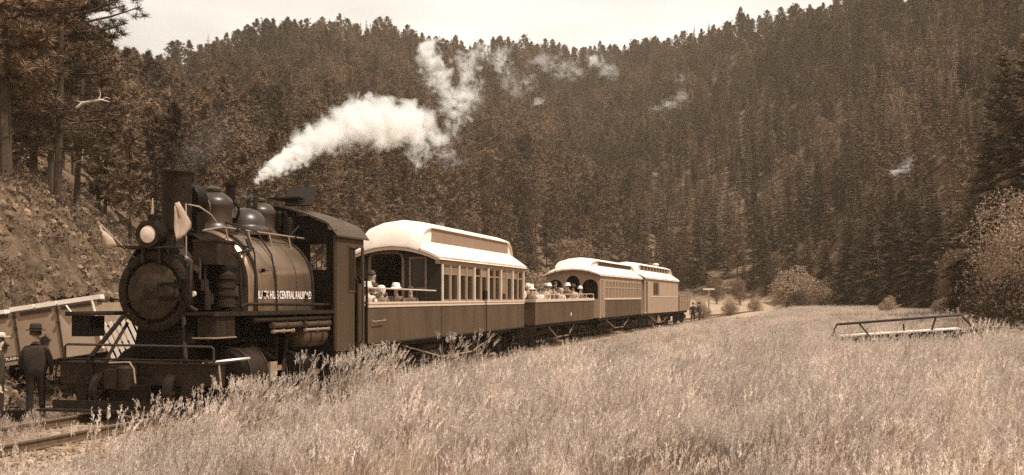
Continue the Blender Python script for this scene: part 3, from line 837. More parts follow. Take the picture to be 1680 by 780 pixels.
# saloon end wall with doorway and window (a real opening)
mb = MB(); Y = (UE, UE + .06)
def arcz(x, c=.36): return ZE + c * (1 - (x / 1.5) ** 2)
mb.box(-HW, -.86, *Y, 1.1, 3.45); mb.box(.22, .44, *Y, 1.1, 3.66); mb.box(.96, HW, *Y, 1.1, 3.42); mb.box(.44, .96, *Y, 1.1, 2.42); mb.box(.44, .96, *Y, 3.36, 3.5)
mb.box(-.86, .22, *Y, 3.52, 3.66)
ew = mb.build('end_wall', m_dark, COA)
mb = MB()
pts = [(-.86, 1.15), (-.86, 3.3), (-.82, 3.45), (-.7, 3.53), (.06, 3.53), (.18, 3.45), (.22, 3.3), (.22, 1.15)]
mb.tube([(x, UE - .01, z) for x, z in pts], .045, 8); mb.build('door_frame', m_clear, ew)
mb = MB()
for (a, b, c, d) in ((.42, .98, 3.33, 3.39), (.42, .98, 2.38, 2.46), (.42, .48, 2.46, 3.33), (.92, .98, 2.46, 3.33)): mb.box(a, b, UE - .03, UE, c, d)
wf = mb.build('window_frame', m_clear, ew)
mb = MB(); mb.box(.48, .92, UE + .02, UE + .03, 2.44, 3.36); mb.build('window_glass', m_glass, wf)
mb = MB()
xs = [i / 6 * 1.46 for i in range(-6, 7)]
mb.prism([(x, ZE + .02 + .36 * (1 - (x / 1.5) ** 2)) for x in xs] + [(x, ZE - .10 + .36 * (1 - (x / 1.5) ** 2)) for x in xs[::-1]], UE - .42, UE - .36)
mb.build('end_fascia', m_trim, COA)
# window band: corner post, wide posts and thin posts, sashes, glass
for sx in (1, -1):
    X = sorted(((HW - .05) * sx, (HW + .0) * sx))
    mb = MB(); mb.box(*X, UE - .38, L, 3.17, 3.36); mb.box(*sorted(((HW - .06) * sx, (HW + .03) * sx)), UE - .38, L + .02, 3.30, 3.36); mb.build('letter_board', m_cream, COA)
    ys = [UE + .12 + (L - .1 - UE - .12) * k / 6 for k in range(7)]
    for k, y in enumerate(ys):
        mb = MB(); mb.box(*sorted(((HW - .05) * sx, (HW + .03) * sx)), y - .075, y + .075, ZB, 3.17); mb.build('window_post', m_trim, COA)
        if k < 6:
            yn = ys[k + 1]; ym = (y + yn) / 2
            mb = MB(); mb.box(*sorted(((HW - .05) * sx, (HW + .012) * sx)), ym - .04, ym + .04, ZB, 3.17); mb.build('window_post', m_cream, COA)
            for a, b in ((y + .075, ym - .04), (ym + .04, yn - .075)):
                mb = MB(); F = sorted(((HW - .05) * sx, (HW - .015) * sx))
                mb.box(*F, a, a + .05, ZB, 3.17); mb.box(*F, b - .05, b, ZB, 3.17); mb.box(*F, a, b, 3.11, 3.17); mb.box(*F, a, b, 2.86, 2.91); mb.box(*F, a, b, ZB, ZB + .05)
                wn = mb.build('window', m_clear, COA)
                mb = MB(); mb.box(*sorted(((HW - .045) * sx, (HW - .035) * sx)), a + .05, b - .05, ZB + .05, 3.11); mb.build('pane', m_glass, wn)
                if sx > 0 and rnd.random() < .45:
                    dz = rnd.choice([2.9, 2.9, 2.75, 2.3]); 
                    mb = MB(); mb.box(HW - .034, HW - .028, a + .05, b - .05, dz, 3.10); mb.build('blind', m_blind if rnd.random() < .7 else m_clear, wn)
mb = MB(); mb.box(HW - .45, HW - .05, L - .06, L, 1.0, 3.36); mb.box(-HW + .05, -HW + .45, L - .06, L, 1.0, 3.36); mb.build('rear_corner_panel', m_cream, COA)
mb = MB()
for k in range(8):
    y = UE + .9 + k * 1.15
    for sx in (1, -1): mb.box(*sorted((.35 * sx, 1.25 * sx)), y, y + .45, 1.5, 1.56); mb.box(*sorted((.35 * sx, 1.25 * sx)), y + .45, y + .52, 1.5, 2.35)
mb.build('saloon_seat', m_dark, COA)
rail_roof(COA, UE - .45, L + .15, 1.50, ZE, 1.35, .85, m_clear)
under(COA, L); end_steps(COA, L - .6, 1)
mb = MB(); mb.tube([(HW + .06, 10.7, 2.2), (HW + .08, 10.75, .35)], .016, 5); mb.box(HW + .02, HW + .09, 10.6, 10.85, .1, .7); mb.box(HW + .01, HW + .08, 10.5, 10.8, 2.1, 2.4); mb.build('brake_staff', m_black, COA)
mb = MB(); mb.tube([(HW + .04, .15, 1.60), (HW + .09, .18, 1.56), (HW + .09, 1.0, 1.58), (HW + .04, 1.05, 1.62)], .014, 5); mb.tube([(HW + .02, .2, 1.02), (HW + .1, .2, .97), (HW + .1, .9, .97), (HW + .02, .9, 1.02)], .016, 5); mb.build('grab_iron', m_steel, COA)

# ---- open gondola with bench seats
GON, L, GW = car_root('open_gondola_car', (-.39, 45.03), (2.80, 55.08), .03, .12,
    'roofless open car with brown sides and a pale top band, packed with seated passengers', 'passenger car')
mb = MB()
for sx in (1, -1): mb.box(*sorted((HW * sx, (HW - .05) * sx)), 0, L, 1.0, 1.94)
mb.box(-HW + .05, HW - .05, 0, .05, 1.0, 1.94); mb.box(-HW + .05, HW - .05, L - .05, L, 1.0, 1.94); mb.box(-HW + .05, HW - .05, .05, L - .05, 1.02, 1.10)
mb.build('side_wall', m_brown, GON)
mb = MB()
for sx in (1, -1): mb.box(*sorted(((HW - .06) * sx, (HW + .035) * sx)), -.03, L + .03, 1.94, 2.06)
mb.box(-HW + .06, HW - .06, -.03, .05, 1.94, 2.06); mb.box(-HW + .06, HW - .06, L - .05, L + .03, 1.94, 2.06)
mb.build('belt_rail', m_trim, GON)
mb = MB()
for sx in (1, -1):
    mb.tube([((HW - .02) * sx, 0, 2.26), ((HW - .02) * sx, L, 2.26)], .02, 6)
    for k in range(8): mb.tube([((HW - .02) * sx, L * k / 7, 2.06), ((HW - .02) * sx, L * k / 7, 2.26)], .02, 5)
mb.build('guard_rail', m_trim, GON)
for k in range(7):
    y = .9 + k * 1.25
    mb = MB(); mb.box(-1.3, -.25, y, y + .42, 1.48, 1.53); mb.box(.25, 1.3, y, y + .42, 1.48, 1.53); mb.box(-1.3, -.25, y + .42, y + .47, 1.3, 2.05); mb.box(.25, 1.3, y + .42, y + .47, 1.3, 2.05); mb.build('bench', m_wood, GON)
under(GON, L); end_steps(GON, .0, -1)
mb = MB(); mb.lathe([(.05, -.01), (.05, .01)], (HW + .01, L * .56, 1.35), 'x', 8); mb.tube([(HW + .02, L * .56, 1.33), (HW + .02, L * .56, 1.24)], .02, 5); mb.build('pocket', m_letter, GON)

# ---- second coach with arched end openings
CO2, L, C2W = car_root('arched_end_coach', (3.22, 56.5), (6.91, 69.2), .14, .20,
    'cream and brown coach with three arched end openings behind the open car', 'passenger car')
ZB = 2.0; ZE = 3.24
def arch_wall(mb, arches, x0, x1, z0, ztop, y0, y1):
    """wall across the car pierced by round-headed openings; built as vertical strips"""
    cuts = sorted(set([x0, x1] + [c + w / 2 * math.cos(math.pi * k / 10) for c, w, zs, zh in arches for k in range(11)] + [x0 + (x1 - x0) * k / 12 for k in range(13)]))
    for a, b in zip(cuts, cuts[1:]):
        if b - a < 1e-4: continue
        m_ = (a + b) / 2
        hit = [q for q in arches if abs(m_ - q[0]) < q[1] / 2 - 1e-4]
        if hit:
            c, w, zs, zh = hit[0]
            f = lambda x: zs + (zh - zs) * math.sqrt(max(0, 1 - ((x - c) / (w / 2)) ** 2))
            mb.prism([(a, f(a)), (b, f(b)), (b, ztop(b)), (a, ztop(a))], y0, y1)
            if z0 < 1.9: mb.box(a, b, y0, y1, z0, 2.0)
        else:
            mb.prism([(a, z0), (b, z0), (b, ztop(b)), (a, ztop(a))], y0, y1)
    return mb
mb = MB(); arch_wall(mb, [(-.96, .76, 2.62, 3.02), (-.02, .74, 2.80, 3.22), (.90, .84, 2.62, 3.02)], -HW, HW, 1.0, lambda x: ZE + .02 + .27 * (1 - (x / 1.5) ** 2), 0.0, .06)
mb.build('end_wall', m_cream, CO2)
mb = MB()
for sx in (1, -1):
    X = sorted((HW * sx, (HW - .05) * sx)); mb.box(*X, 1.15, L, 1.0, ZB - .05)
mb.box(-HW + .05, HW - .05, L - .06, L, 1.0, 3.3); mb.box(-HW + .05, HW - .05, .1, L - .06, 1.02, 1.1)
mb.build('side_wall', m_brown, CO2)
mb = MB(); mb.box(-HW + .05, -.4, 1.15, 1.2, 1.1, 3.3); mb.box(.4, HW - .05, 1.15, 1.2, 1.1, 3.3); mb.build('bulkhead', m_dark, CO2)
for sx in (1, -1):
    mb = MB(); X = sorted(((HW - .05) * sx, (HW + .0) * sx)); mb.box(*X, 0, L, 2.98, ZE + .03)
    mb.box(*sorted(((HW - .06) * sx, (HW + .02) * sx)), .062, .22, .98, 2.98); mb.box(*sorted(((HW - .06) * sx, (HW + .015) * sx)), 1.0, 1.2, 1.0, 2.98); mb.box(*sorted(((HW - .06) * sx, (HW + .02) * sx)), L - .16, L, 1.0, 2.98); mb.build('letter_board', m_cream, CO2)
    mb = MB(); mb.box(*sorted(((HW - .04) * sx, (HW - .02) * sx)), .45, 1.0, 1.05, 2.95); d_ = mb.build('vestibule_door', m_clear, CO2)
    mb = MB()
    for (a, b, c, d) in ((.42, .5, 1.0, 2.98), (.9, 1.0, 1.0, 2.98), (.5, .9, 2.2, 2.26)): mb.box(*sorted(((HW - .045) * sx, (HW + .008) * sx)), a, b, c, d)
    mb.build('door_frame', m_cream, d_)
    mb = MB(); mb.box(*sorted(((HW - .05) * sx, (HW + .03) * sx)), 1.2, L - .1, ZB - .05, ZB + .04); mb.build('belt_rail', m_trim, CO2)
    n = 12; a0, a1 = 1.35, L - .25
    for k in range(n + 1):
        y = a0 + (a1 - a0) * k / n
        mb = MB(); mb.box(*sorted(((HW - .05) * sx, (HW + .015) * sx)), y - .06, y + .06, ZB + .04, 2.98); mb.build('window_post', m_cream, CO2)
        if k < n:
            a, b = y + .06, a0 + (a1 - a0) * (k + 1) / n - .06
            mb = MB(); F = sorted(((HW - .045) * sx, (HW - .01) * sx)); mb.box(*F, a, b, 2.58, 2.64); mb.box(*F, a, a + .04, ZB + .04, 2.98); mb.box(*F, b - .04, b, ZB + .04, 2.98); mb.box(*F, (a + b) / 2 - .02, (a + b) / 2 + .02, ZB + .04, 2.6)
            # spandrels that make a round head over the upper light
            ce = (a + b) / 2; rr = (b - a) / 2
            for s in (1, -1):
                pl = [(ce + s * rr, 2.98), (ce + s * rr, 2.72)] + [(ce + s * rr * math.cos(t), 2.72 + .22 * math.sin(t)) for t in (R(20), R(45), R(70), R(90))] + [(ce, 2.98)]
                vs = [Vector((F[0], p, q)) for p, q in pl] + [Vector((F[1], p, q)) for p, q in pl]; m_ = len(pl)
                mb.add(vs, [tuple(range(m_)), tuple(range(2 * m_ - 1, m_ - 1, -1))] + [(i, i + m_, (i + 1) % m_ + m_, (i + 1) % m_) for i in range(m_)])
            wn = mb.build('window', m_cream, CO2)
            mb = MB(); mb.box(*sorted(((HW - .04) * sx, (HW - .03) * sx)), a + .02, b - .02, ZB + .04, 2.96); mb.build('pane', m_blind, wn)
mb = MB(); mb.tube([(HW + .05, 1.3, 1.05), (HW + .05, 1.3, 1.9)], .02, 6); mb.tube([(HW + .05, L - .05, .9), (HW + .05, L - .05, 2.9)], .025, 6); mb.build('grab_iron', m_steel, CO2)
rf, (a, b, zb, zt, ci) = rail_roof(CO2, -.35, L + .1, 1.50, ZE, 2.6, 1.0, m_clear, crown=1.0, end_up=.30)
mb = MB(); mb.box(ci + .01, ci + .03, a + .05, b - .1, zb + .03, zt - .03); mb.build('clerestory_window', m_dark, rf)
mb = MB(); mb.lathe([(.10, 4.15), (.10, 4.5), (.16, 4.52), (.17, 4.62), (.08, 4.68)], (.1, 5.6, 0), 'z', 14); mb.build('stove_pipe', m_dark, rf)
under(CO2, L); end_steps(CO2, L - .6, 1)

# ---- baggage car
BAG, L, BW = car_root('baggage_car', (7.29, 70.42), (11.62, 84.42), .21, .24,
    'plain cream baggage car with small clerestory windows, last roofed car of the train', 'baggage car')
ZE = 3.33
mb = MB()
for sx in (1, -1):
    X = sorted((HW * sx, (HW - .05) * sx)); mb.box(*X, 1.1, L, 1.0, ZE + .03); mb.box(*X, 0, 1.1, 3.1, ZE + .03)
mb.box(-HW + .05, HW - .05, L - .06, L, 1.0, 3.55); mb.box(-HW + .05, -.4, 1.1, 1.16, 1.0, 3.5); mb.box(.4, HW - .05, 1.1, 1.16, 1.0, 3.5); mb.box(-HW + .05, HW - .05, 0, L - .06, 1.0, 1.08)
mb.build('side_wall', m_cream, BAG)
for sx in (1, -1):
    mb = MB(); mb.box(*sorted(((HW - .04) * sx, (HW + .02) * sx)), 2.0, L, 2.08, 2.14); mb.box(*sorted(((HW - .04) * sx, (HW + .02) * sx)), .0, .12, 1.0, 3.3); mb.box(*sorted(((HW) * sx, (HW + .02) * sx)), 0, L, ZE - .1, ZE); mb.build('belt_rail', m_trim, BAG)
    mb = MB(); mb.box(*sorted(((HW) * sx, (HW + .012) * sx)), 3.2, 5.8, 2.2, 3.12); dr_ = mb.build('window', m_clear, BAG)
    mb = MB(); mb.box(*sorted(((HW + .012) * sx, (HW + .02) * sx)), 3.3, 3.9, 2.26, 3.06); mb.box(*sorted(((HW + .012) * sx, (HW + .02) * sx)), 4.05, 4.6, 2.26, 3.06); mb.box(*sorted(((HW + .012) * sx, (HW + .02) * sx)), 4.75, 5.2, 2.26, 3.06); mb.build('pane', m_glass, dr_)
    mb = MB()
    for k in range(36): mb.box(*sorted((HW * sx, (HW + .006) * sx)), 1.2 + k * .36, 1.22 + k * .36, 1.02, 2.05)
    q = mb.build('matchboard_joints', m_clear, BAG); q['kind'] = 'stuff'
rf, (a, b, zb, zt, ci) = rail_roof(BAG, -.3, L + .15, 1.50, ZE, 1.6, 1.4, m_clear, crown=1.1)
for k in range(9):
    y = a + .35 + (b - a - .9) * k / 9
    for sx in (1, -1):
        mb = MB(); mb.box(*sorted(((ci + .015) * sx, (ci + .03) * sx)), y, y + .75, zb + .04, zt - .05); mb.build('clerestory_window', m_dark, rf)
mb = MB(); mb.lathe([(.12, 4.3), (.12, 4.5), (.24, 4.54), (.24, 4.62), (.1, 4.68)], (.1, L - 2.6, 0), 'z', 14); mb.build('roof_vent', m_roofw, rf)
under(BAG, L); end_steps(BAG, L - .6, 1)
mb = MB(); mb.box(.3, 1.2, 6.3, 7.4, .35, .8); mb.build('battery_box', m_clear, BAG)

# ---- low flat car at the very end
FLT, L, FW = car_root('low_work_car', (12.0, 85.6), (13.75, 91.1), .25, .29, 'low pale high-sided work wagon without a roof, last vehicle of the train', 'wagon')
mb = MB(); mb.box(-1.3, 1.3, 0, .06, 1.0, 2.25); mb.box(-1.3, 1.3, L - .06, L, 1.0, 2.1)
mb.box(1.24, 1.3, .06, L - .06, 1.0, 2.2); mb.box(-1.3, -1.24, .06, L - .06, 1.0, 2.2); mb.box(-1.24, 1.24, .06, L - .06, 1.0, 1.08); mb.build('side_wall', m_clear, FLT)
mb = MB(); mb.box(1.3, 1.33, 0, L, 1.72, 1.78); mb.box(1.3, 1.33, 0, L, 2.2, 2.26)
for k in range(5): mb.box(1.3, 1.34, L * k / 4 - .03 if k else 0, L * k / 4 + .03 if k < 4 else L, 1.0, 2.2)
mb.build('side_stake', m_wood, FLT)
mb = MB(); mb.box(-1.1, 1.1, .2, L - .2, .8, .98); mb.build('underframe', m_black, FLT)
bogie(FLT, 1.2, wb=1.0); bogie(FLT, L - 1.2, wb=1.0)

# ------------------------------------------------------------------ the pale wagon at the left edge
WG = empty('pale_panelled_wagon', (-14.0, 26.4, -.45), 0, 'pale tilted wagon with round vents and white top edge behind the standing men', 'wagon')
WG.rotation_euler = (0, R(-8.5), R(2))
m_wpan = mat('faded_wagon_panel', .20, rough=.7, var=.12, scale=2.0, bump=.05)
m_wlight = mat('light_wagon_panel', .29, rough=.7, var=.12, scale=2.0)
x_edges = [-.6, 2.05, 3.1, 4.1]
Lw = x_edges[-1]
for i, (a, b) in enumerate(zip(x_edges, x_edges[1:])):
    mb = MB(); mb.box(a + .02, b - .02, 0, .05, .62, 1.9); mb.build('side_panel', m_wlight if i == 2 else m_wpan, WG)
mb = MB(); mb.box(-.6, Lw, .05, 1.9, .64, 1.84); mb.build('body', m_wpan, WG)
for x in x_edges[1:3]:
    mb = MB(); mb.tube([(x, -.02, .62), (x, -.02, 1.9)], .022, 6)
    for z in (1.8, 1.5): mb.lathe([(.04, -.05), (.04, .0)], (x, -.02, z), 'y', 8)
    mb.build('seam_rod', m_dark, WG)
for (a, b) in ((-.6, .75), (.85, 1.85), (1.98, 2.55), (2.6, 3.1), (3.15, 4.2)):
    mb = MB(); mb.box(a, b, -.06, .25, 1.9 + (.02 if b > 2.5 else 0), 2.0 + (.03 if b > 2.5 else 0)); mb.build('top_rail', m_roofw, WG)
for (a, b) in ((-.5, .4), (1.5, 1.9), (2.2, 2.95), (3.2, 4.0)):
    mb = MB(); mb.box(a, b, -.045, 0, 1.80, 1.875); mb.build('rolled_blind', m_dark, WG)
for x, z in ((2.70, 1.10), (1.68, 1.12)):
    mb = MB(); mb.ring((x, -.03, z), .065, .11, -.03, .03, 14); mb.lathe([(.04, -.04), (.03, -.06)], (x, -.02, z), 'y', 12)
    for k in range(5): mb.tube([(x + .04 * math.cos(k * 1.256), -.04, z + .04 * math.sin(k * 1.256)), (x + .16 * math.cos(k * 1.256), -.05, z + .16 * math.sin(k * 1.256))], .018, 5)
    mb.build('round_vent', m_dark, WG)
mb = MB(); mb.tube([(Lw - .02, -.03, .7), (Lw - .12, -.03, 1.95)], .035, 6); mb.tube([(3.35, -.05, 1.88), (3.5, -.05, 1.6)], .025, 5); mb.build('end_strap', m_roofw, WG)
for k in range(8):
    x = 4.2 + .15 * k
    T = Matrix.Translation((x, 0, .4)) @ Matrix.Rotation(R(-16), 4, 'Y') @ Matrix.Translation((-x, 0, -.4))
    mb = MB(); mb.box(x, x + .085, .1, .14, .4, 1.35, T); mb.build('end_slat', m_roofw, WG)
mb = MB(); mb.box(4.1, 5.4, .145, .18, .75, .81); mb.box(4.0, 5.2, .145, .18, 1.2, 1.26); mb.build('slat_rail', m_dark, WG)
mb = MB(); mb.box(-.6, 5.2, .2, .35, .46, .61); mb.box(-.6, 5.2, 1.5, 1.65, .46, .61); mb.build('chassis', m_black, WG)
for x in (.3, 3.4):
    for y in (.05, 1.6):
        mb = MB(); mb.lathe([(.1, 0), (.15, -.03), (.26, -.02), (.32, -.01), (.32, .16), (.1, .18)], (x, y, .22 - .12 * (x > 1)), 'y', 20); mb.build('wheel', m_black, WG)
mb = MB(); mb.box(1.40, 2.03, -.008, 0.0, .72, .84); sg = mb.build('sign_board', m_cab, WG)
lettering('lettering', 'P-TRAIN', .50, .07, Matrix(((1, 0, 0, 1.50), (0, 0, -1, -.008), (0, 1, 0, .745), (0, 0, 0, 1))), m_letter, sg, depth=.004)
# ------------------------------------------------------------------ people
def P3(*a): return Vector(a)
CLOTH = {}
def cmat(a):
    if a not in CLOTH: CLOTH[a] = mat('cloth_%03d' % int(a * 1000), a, rough=.9, var=.2, scale=12, bump=.2)
    return CLOTH[a]
m_hair = mat('dark_hair', .03, rough=.7, var=.3, scale=30)
def rotz(p, a): c, s = math.cos(a), math.sin(a); return Vector((p[0] * c - p[1] * s, p[0] * s + p[1] * c, p[2]))

def skeleton(pose, fingers):
    """joints in metres for a 1.75 m figure that faces -y; returns nodes {name: (pos, radius, slot)} and edges"""
    N = {}; Ed = []
    def nd(n, p, r, slot): N[n] = (Vector(p), r, slot)
    def ed(a, b): Ed.append((a, b))
    sit = pose.get('sit', False); dz = -.42 if sit else 0.0; ln = pose.get('lean', 0.0)
    def T(p):  # lean the trunk forward about the hips
        p = Vector(p); q = p - Vector((0, 0, .95)); c, s = math.cos(ln), math.sin(ln)
        return Vector((p.x, q.y * c - q.z * s, .95 + q.y * s + q.z * c + dz))
    nd('pelvis', T((0, 0, .95)), .135, 'legs'); nd('waist', T((0, 0, 1.08)), .125, 'top'); nd('chest', T((0, .01, 1.27)), .145, 'top'); nd('neckb', T((0, .01, 1.42)), .085, 'top')
    nd('neck', T((0, 0, 1.50)), .055, 'skin'); nd('jaw', T((0, -.025, 1.585)), .072, 'skin'); nd('head', T((0, -.005, 1.655)), .094, 'skin'); nd('crown', T((0, .005, 1.71)), .07, 'skin')
    nd('nose', T((0, -.115, 1.625)), .014, 'skin')
    for a, b in (('pelvis', 'waist'), ('waist', 'chest'), ('chest', 'neckb'), ('neckb', 'neck'), ('neck', 'jaw'), ('jaw', 'head'), ('head', 'crown'), ('jaw', 'nose')): ed(a, b)
    for s, k in ((1, 'r'), (-1, 'l')):
        nd('ear' + k, T((.098 * s, 0, 1.635)), .018, 'skin'); ed('head', 'ear' + k)
        arm = pose.get('arm' + k, (( .25, .03, 1.12), (.27, -.06, .88)))
        nd('sh' + k, T((.175 * s, .01, 1.385)), .072, 'top'); ed('chest', 'sh' + k)
        e = T((arm[0][0] * s, arm[0][1], arm[0][2])); h = T((arm[1][0] * s, arm[1][1], arm[1][2]))
        nd('el' + k, e, .050, 'top'); nd('cuff' + k, e.lerp(h, .82), .040, 'top'); nd('wr' + k, h, .028, 'skin')
        ed('sh' + k, 'el' + k); ed('el' + k, 'cuff' + k); ed('cuff' + k, 'wr' + k)
        d = (h - e).normalized(); side = d.cross(Vector((0, 1, 0)))
        side = side.normalized() if side.length > .2 else Vector((1, 0, 0))
        palm = h + d * .07
        nd('palm' + k, palm, .036, 'skin'); ed('wr' + k, 'palm' + k)
        curl = d.cross(side).normalized()
        if fingers:
            for j, (off, ln_) in enumerate(((-.030, .070), (-.010, .080), (.010, .075), (.029, .060))):
                a = palm + side * off + d * .025; b = a + d * ln_ * .5 + curl * .012; c = b + d * ln_ * .35 + curl * .03
                nd('f%d%s' % (j, k), b, .010, 'skin'); nd('g%d%s' % (j, k), c, .008, 'skin'); ed('palm' + k, 'f%d%s' % (j, k)); ed('f%d%s' % (j, k), 'g%d%s' % (j, k))
            b = palm - side * .045 * s + curl * .02; c = b + d * .035 + curl * .012
            nd('t' + k, b, .011, 'skin'); nd('u' + k, c, .009, 'skin'); ed('wr' + k, 't' + k); ed('t' + k, 'u' + k)
        else:
            nd('ft' + k, palm + d * .07 + curl * .02, .022, 'skin'); ed('palm' + k, 'ft' + k)
        if sit: kn = Vector((.11 * s, -.42, .52)); an = Vector((.11 * s, -.46, .12)); hp = Vector((.09 * s, -.02, .50))
        else:
            st = pose.get('stride', 0.0) * s
            hp = Vector((.09 * s, 0, .90)); kn = Vector((.10 * s, -.03 + st * .5, .50)); an = Vector((.11 * s, .02 + st, .09))
        nd('hp' + k, hp, .098, 'legs'); nd('kn' + k, kn, .064, 'legs'); nd('an' + k, an, .048, 'legs'); nd('he' + k, an + Vector((0, .03, -.045)), .038, 'shoe'); nd('to' + k, an + Vector((.02 * s, -.16, -.055)), .032, 'shoe')
        for a, b in (('pelvis', 'hp' + k), ('hp' + k, 'kn' + k), ('kn' + k, 'an' + k), ('an' + k, 'he' + k), ('he' + k, 'to' + k)): ed(a, b)
    return N, Ed, T

def person(label, at, face, pose=None, top=.05, legs=.04, h=1.75, hat=None, hatc=.5, hair=True, fingers=False, wide=1.0, group=None, skirt=False, root_only=False):
    pose = pose or {}
    N, Ed, T = skeleton(pose, fingers)
    names = list(N); idx = {n: i for i, n in enumerate(names)}
    me = bpy.data.meshes.new('skeleton')
    me.from_pydata([N[n][0] for n in names], [(idx[a], idx[b]) for a, b in Ed], [])
    o = bpy.data.objects.new('person', me); COL.objects.link(o)
    sk = o.modifiers.new('skin', 'SKIN'); sk.use_smooth_shade = True; sk.branch_smoothing = .35
    for i, n in enumerate(names):
        r = N[n][1]; v = me.skin_vertices[0].data[i]
        v.radius = (r * (1.28 * wide if n in ('chest', 'waist', 'pelvis') else 1), r)
        v.use_root = (n == 'pelvis')
    sb = o.modifiers.new('sub', 'SUBSURF'); sb.levels = 1
    dg = bpy.context.evaluated_depsgraph_get()
    m2 = bpy.data.meshes.new_from_object(o.evaluated_get(dg))
    o.modifiers.clear(); o.data = m2; m2.name = 'body'
    slots = {'top': 0, 'legs': 1, 'skin': 2, 'shoe': 3}
    m2.materials.clear()
    for m in (cmat(top), cmat(legs), m_skin, m_black): m2.materials.append(m)
    segs = [(N[a][0], N[b][0], N[a][2], N[b][2]) for a, b in Ed]
    co = np.array([tuple(p.center) for p in m2.polygons])
    best = np.full(len(co), 9e9); ids = np.zeros(len(co), int)
    for a, b, sa, sb_ in segs:
        A = np.array(a); D = np.array(b - a); t = np.clip(((co - A) @ D) / max(D @ D, 1e-9), 0, 1)
        dd = np.linalg.norm(co - A - t[:, None] * D, axis=1)
        sid = np.where(t < .5, slots[sa], slots[sb_])
        m_ = dd < best; best[m_] = dd[m_]; ids[m_] = sid[m_]
    m2.polygons.foreach_set('material_index', ids)
    m2.polygons.foreach_set('use_smooth', [True] * len(co))
    k = h / 1.75
    o.scale = (k, k, k); o.location = at; o.rotation_euler = (0, 0, face)
    tag(o, label, 'person', group)
    c = T((0, 0, 1.66)); ln = pose.get('lean', 0)
    def put(mb, name, m):
        q = mb.build(name, m, o); q.location = c; q.rotation_euler = (ln * 1.0, 0, 0); return q
    if hair:
        mb = MB(); p = [(.104 * math.cos(t), .115 * math.sin(t)) for t in (-.35, 0, .3, .6, .9, 1.2, 1.5)]
        mb.lathe(p, (0, .012, .0), 'z', 14); put(mb, 'hair', m_hair)
    if hat == 'fedora':
        mb = MB(); mb.lathe([(.17, .045), (.175, .05), (.16, .062), (.108, .06), (.105, .075), (.098, .15), (.075, .175), (.02, .165)], (0, 0, 0), 'z', 20); q = put(mb, 'hat', cmat(hatc))
        mb = MB(); mb.lathe([(.1075, .062), (.1085, .064), (.1065, .088), (.104, .09)], (0, 0, 0), 'z', 20); mb.build('hat_band', m_black, q)
    elif hat == 'cap':
        mb = MB(); mb.lathe([(.112, .035), (.118, .05), (.118, .085), (.09, .115), (.02, .12)], (0, 0, 0), 'z', 16); mb.box(-.07, .07, -.19, -.09, .035, .05); put(mb, 'cap', cmat(hatc))
    elif hat == 'sun':
        mb = MB(); mb.lathe([(.15, .0), (.155, .01), (.12, .04), (.115, .10), (.09, .145), (.02, .155)], (0, 0, 0), 'z', 18); put(mb, 'sun_hat', cmat(hatc))
    elif hat == 'scarf':
        mb = MB(); mb.lathe([(.085, -.12), (.118, -.03), (.122, .03), (.10, .10), (.05, .13), (.01, .135)], (0, .022, 0), 'z', 14); put(mb, 'headscarf', cmat(hatc))
    # eyes and mouth
    mb = MB()
    for s in (1, -1): mb.lathe([(.004, -.004), (.011, 0), (.004, .004)], (.034 * s, -.093, -.01), 'y', 6)
    mb.box(-.024, .024, -.098, -.09, -.075, -.068); put(mb, 'face_features', m_hair)['kind'] = 'stuff'
    return o
A_RAIL = {'armr': ((.27, -.10, 1.18), (.16, -.34, 1.14)), 'arml': ((.27, -.10, 1.18), (.20, -.33, 1.12))}
A_HANG = {'armr': ((.25, .03, 1.12), (.25, -.03, .87)), 'arml': ((.25, .03, 1.12), (.25, -.03, .87))}
A_LAP = {'armr': ((.23, -.04, 1.14), (.13, -.26, 1.03)), 'arml': ((.23, -.04, 1.14), (.13, -.24, 1.02))}
A_WORK = {'armr': ((.26, -.02, 1.12), (.22, -.24, 1.02)), 'arml': ((.27, .05, 1.12), (.24, -.10, .90))}
A_HIP = {'armr': ((.33, .07, 1.16), (.20, .0, .98)), 'arml': ((.26, .0, 1.13), (.10, -.22, 1.15))}
# two men standing beside the engine
zg = gz(-9.0, 20.5)
person("man seen from behind in dark jacket and wide-brimmed dark hat beside the engine buffer beam", (-9.12, 20.6, zg), R(196), {**A_WORK, 'stride': .05}, top=.02, legs=.012, h=1.86, hat='fedora', hatc=.02, fingers=True, wide=1.75)
person("man in profile with light flat cap and dark overalls at the left picture edge", (-9.5, 19.9, gz(-9.5, 19.9)), R(108), {**A_HANG, 'stride': .03}, top=.03, legs=.018, h=1.84, hat='cap', hatc=.45, fingers=True, wide=1.15)
mb = MB(); mb.box(-.16, .16, -.11, .11, 0, .36); mb.tube([(-.1, 0, .36), (-.1, 0, .42), (.1, 0, .42), (.1, 0, .36)], .014, 6)
bg_ = mb.build('tool_bag', m_black); bg_.location = (-9.2, 19.9, gz(-9.2, 19.9)); tag(bg_, 'black bag standing on the ground between the two men', 'bag')
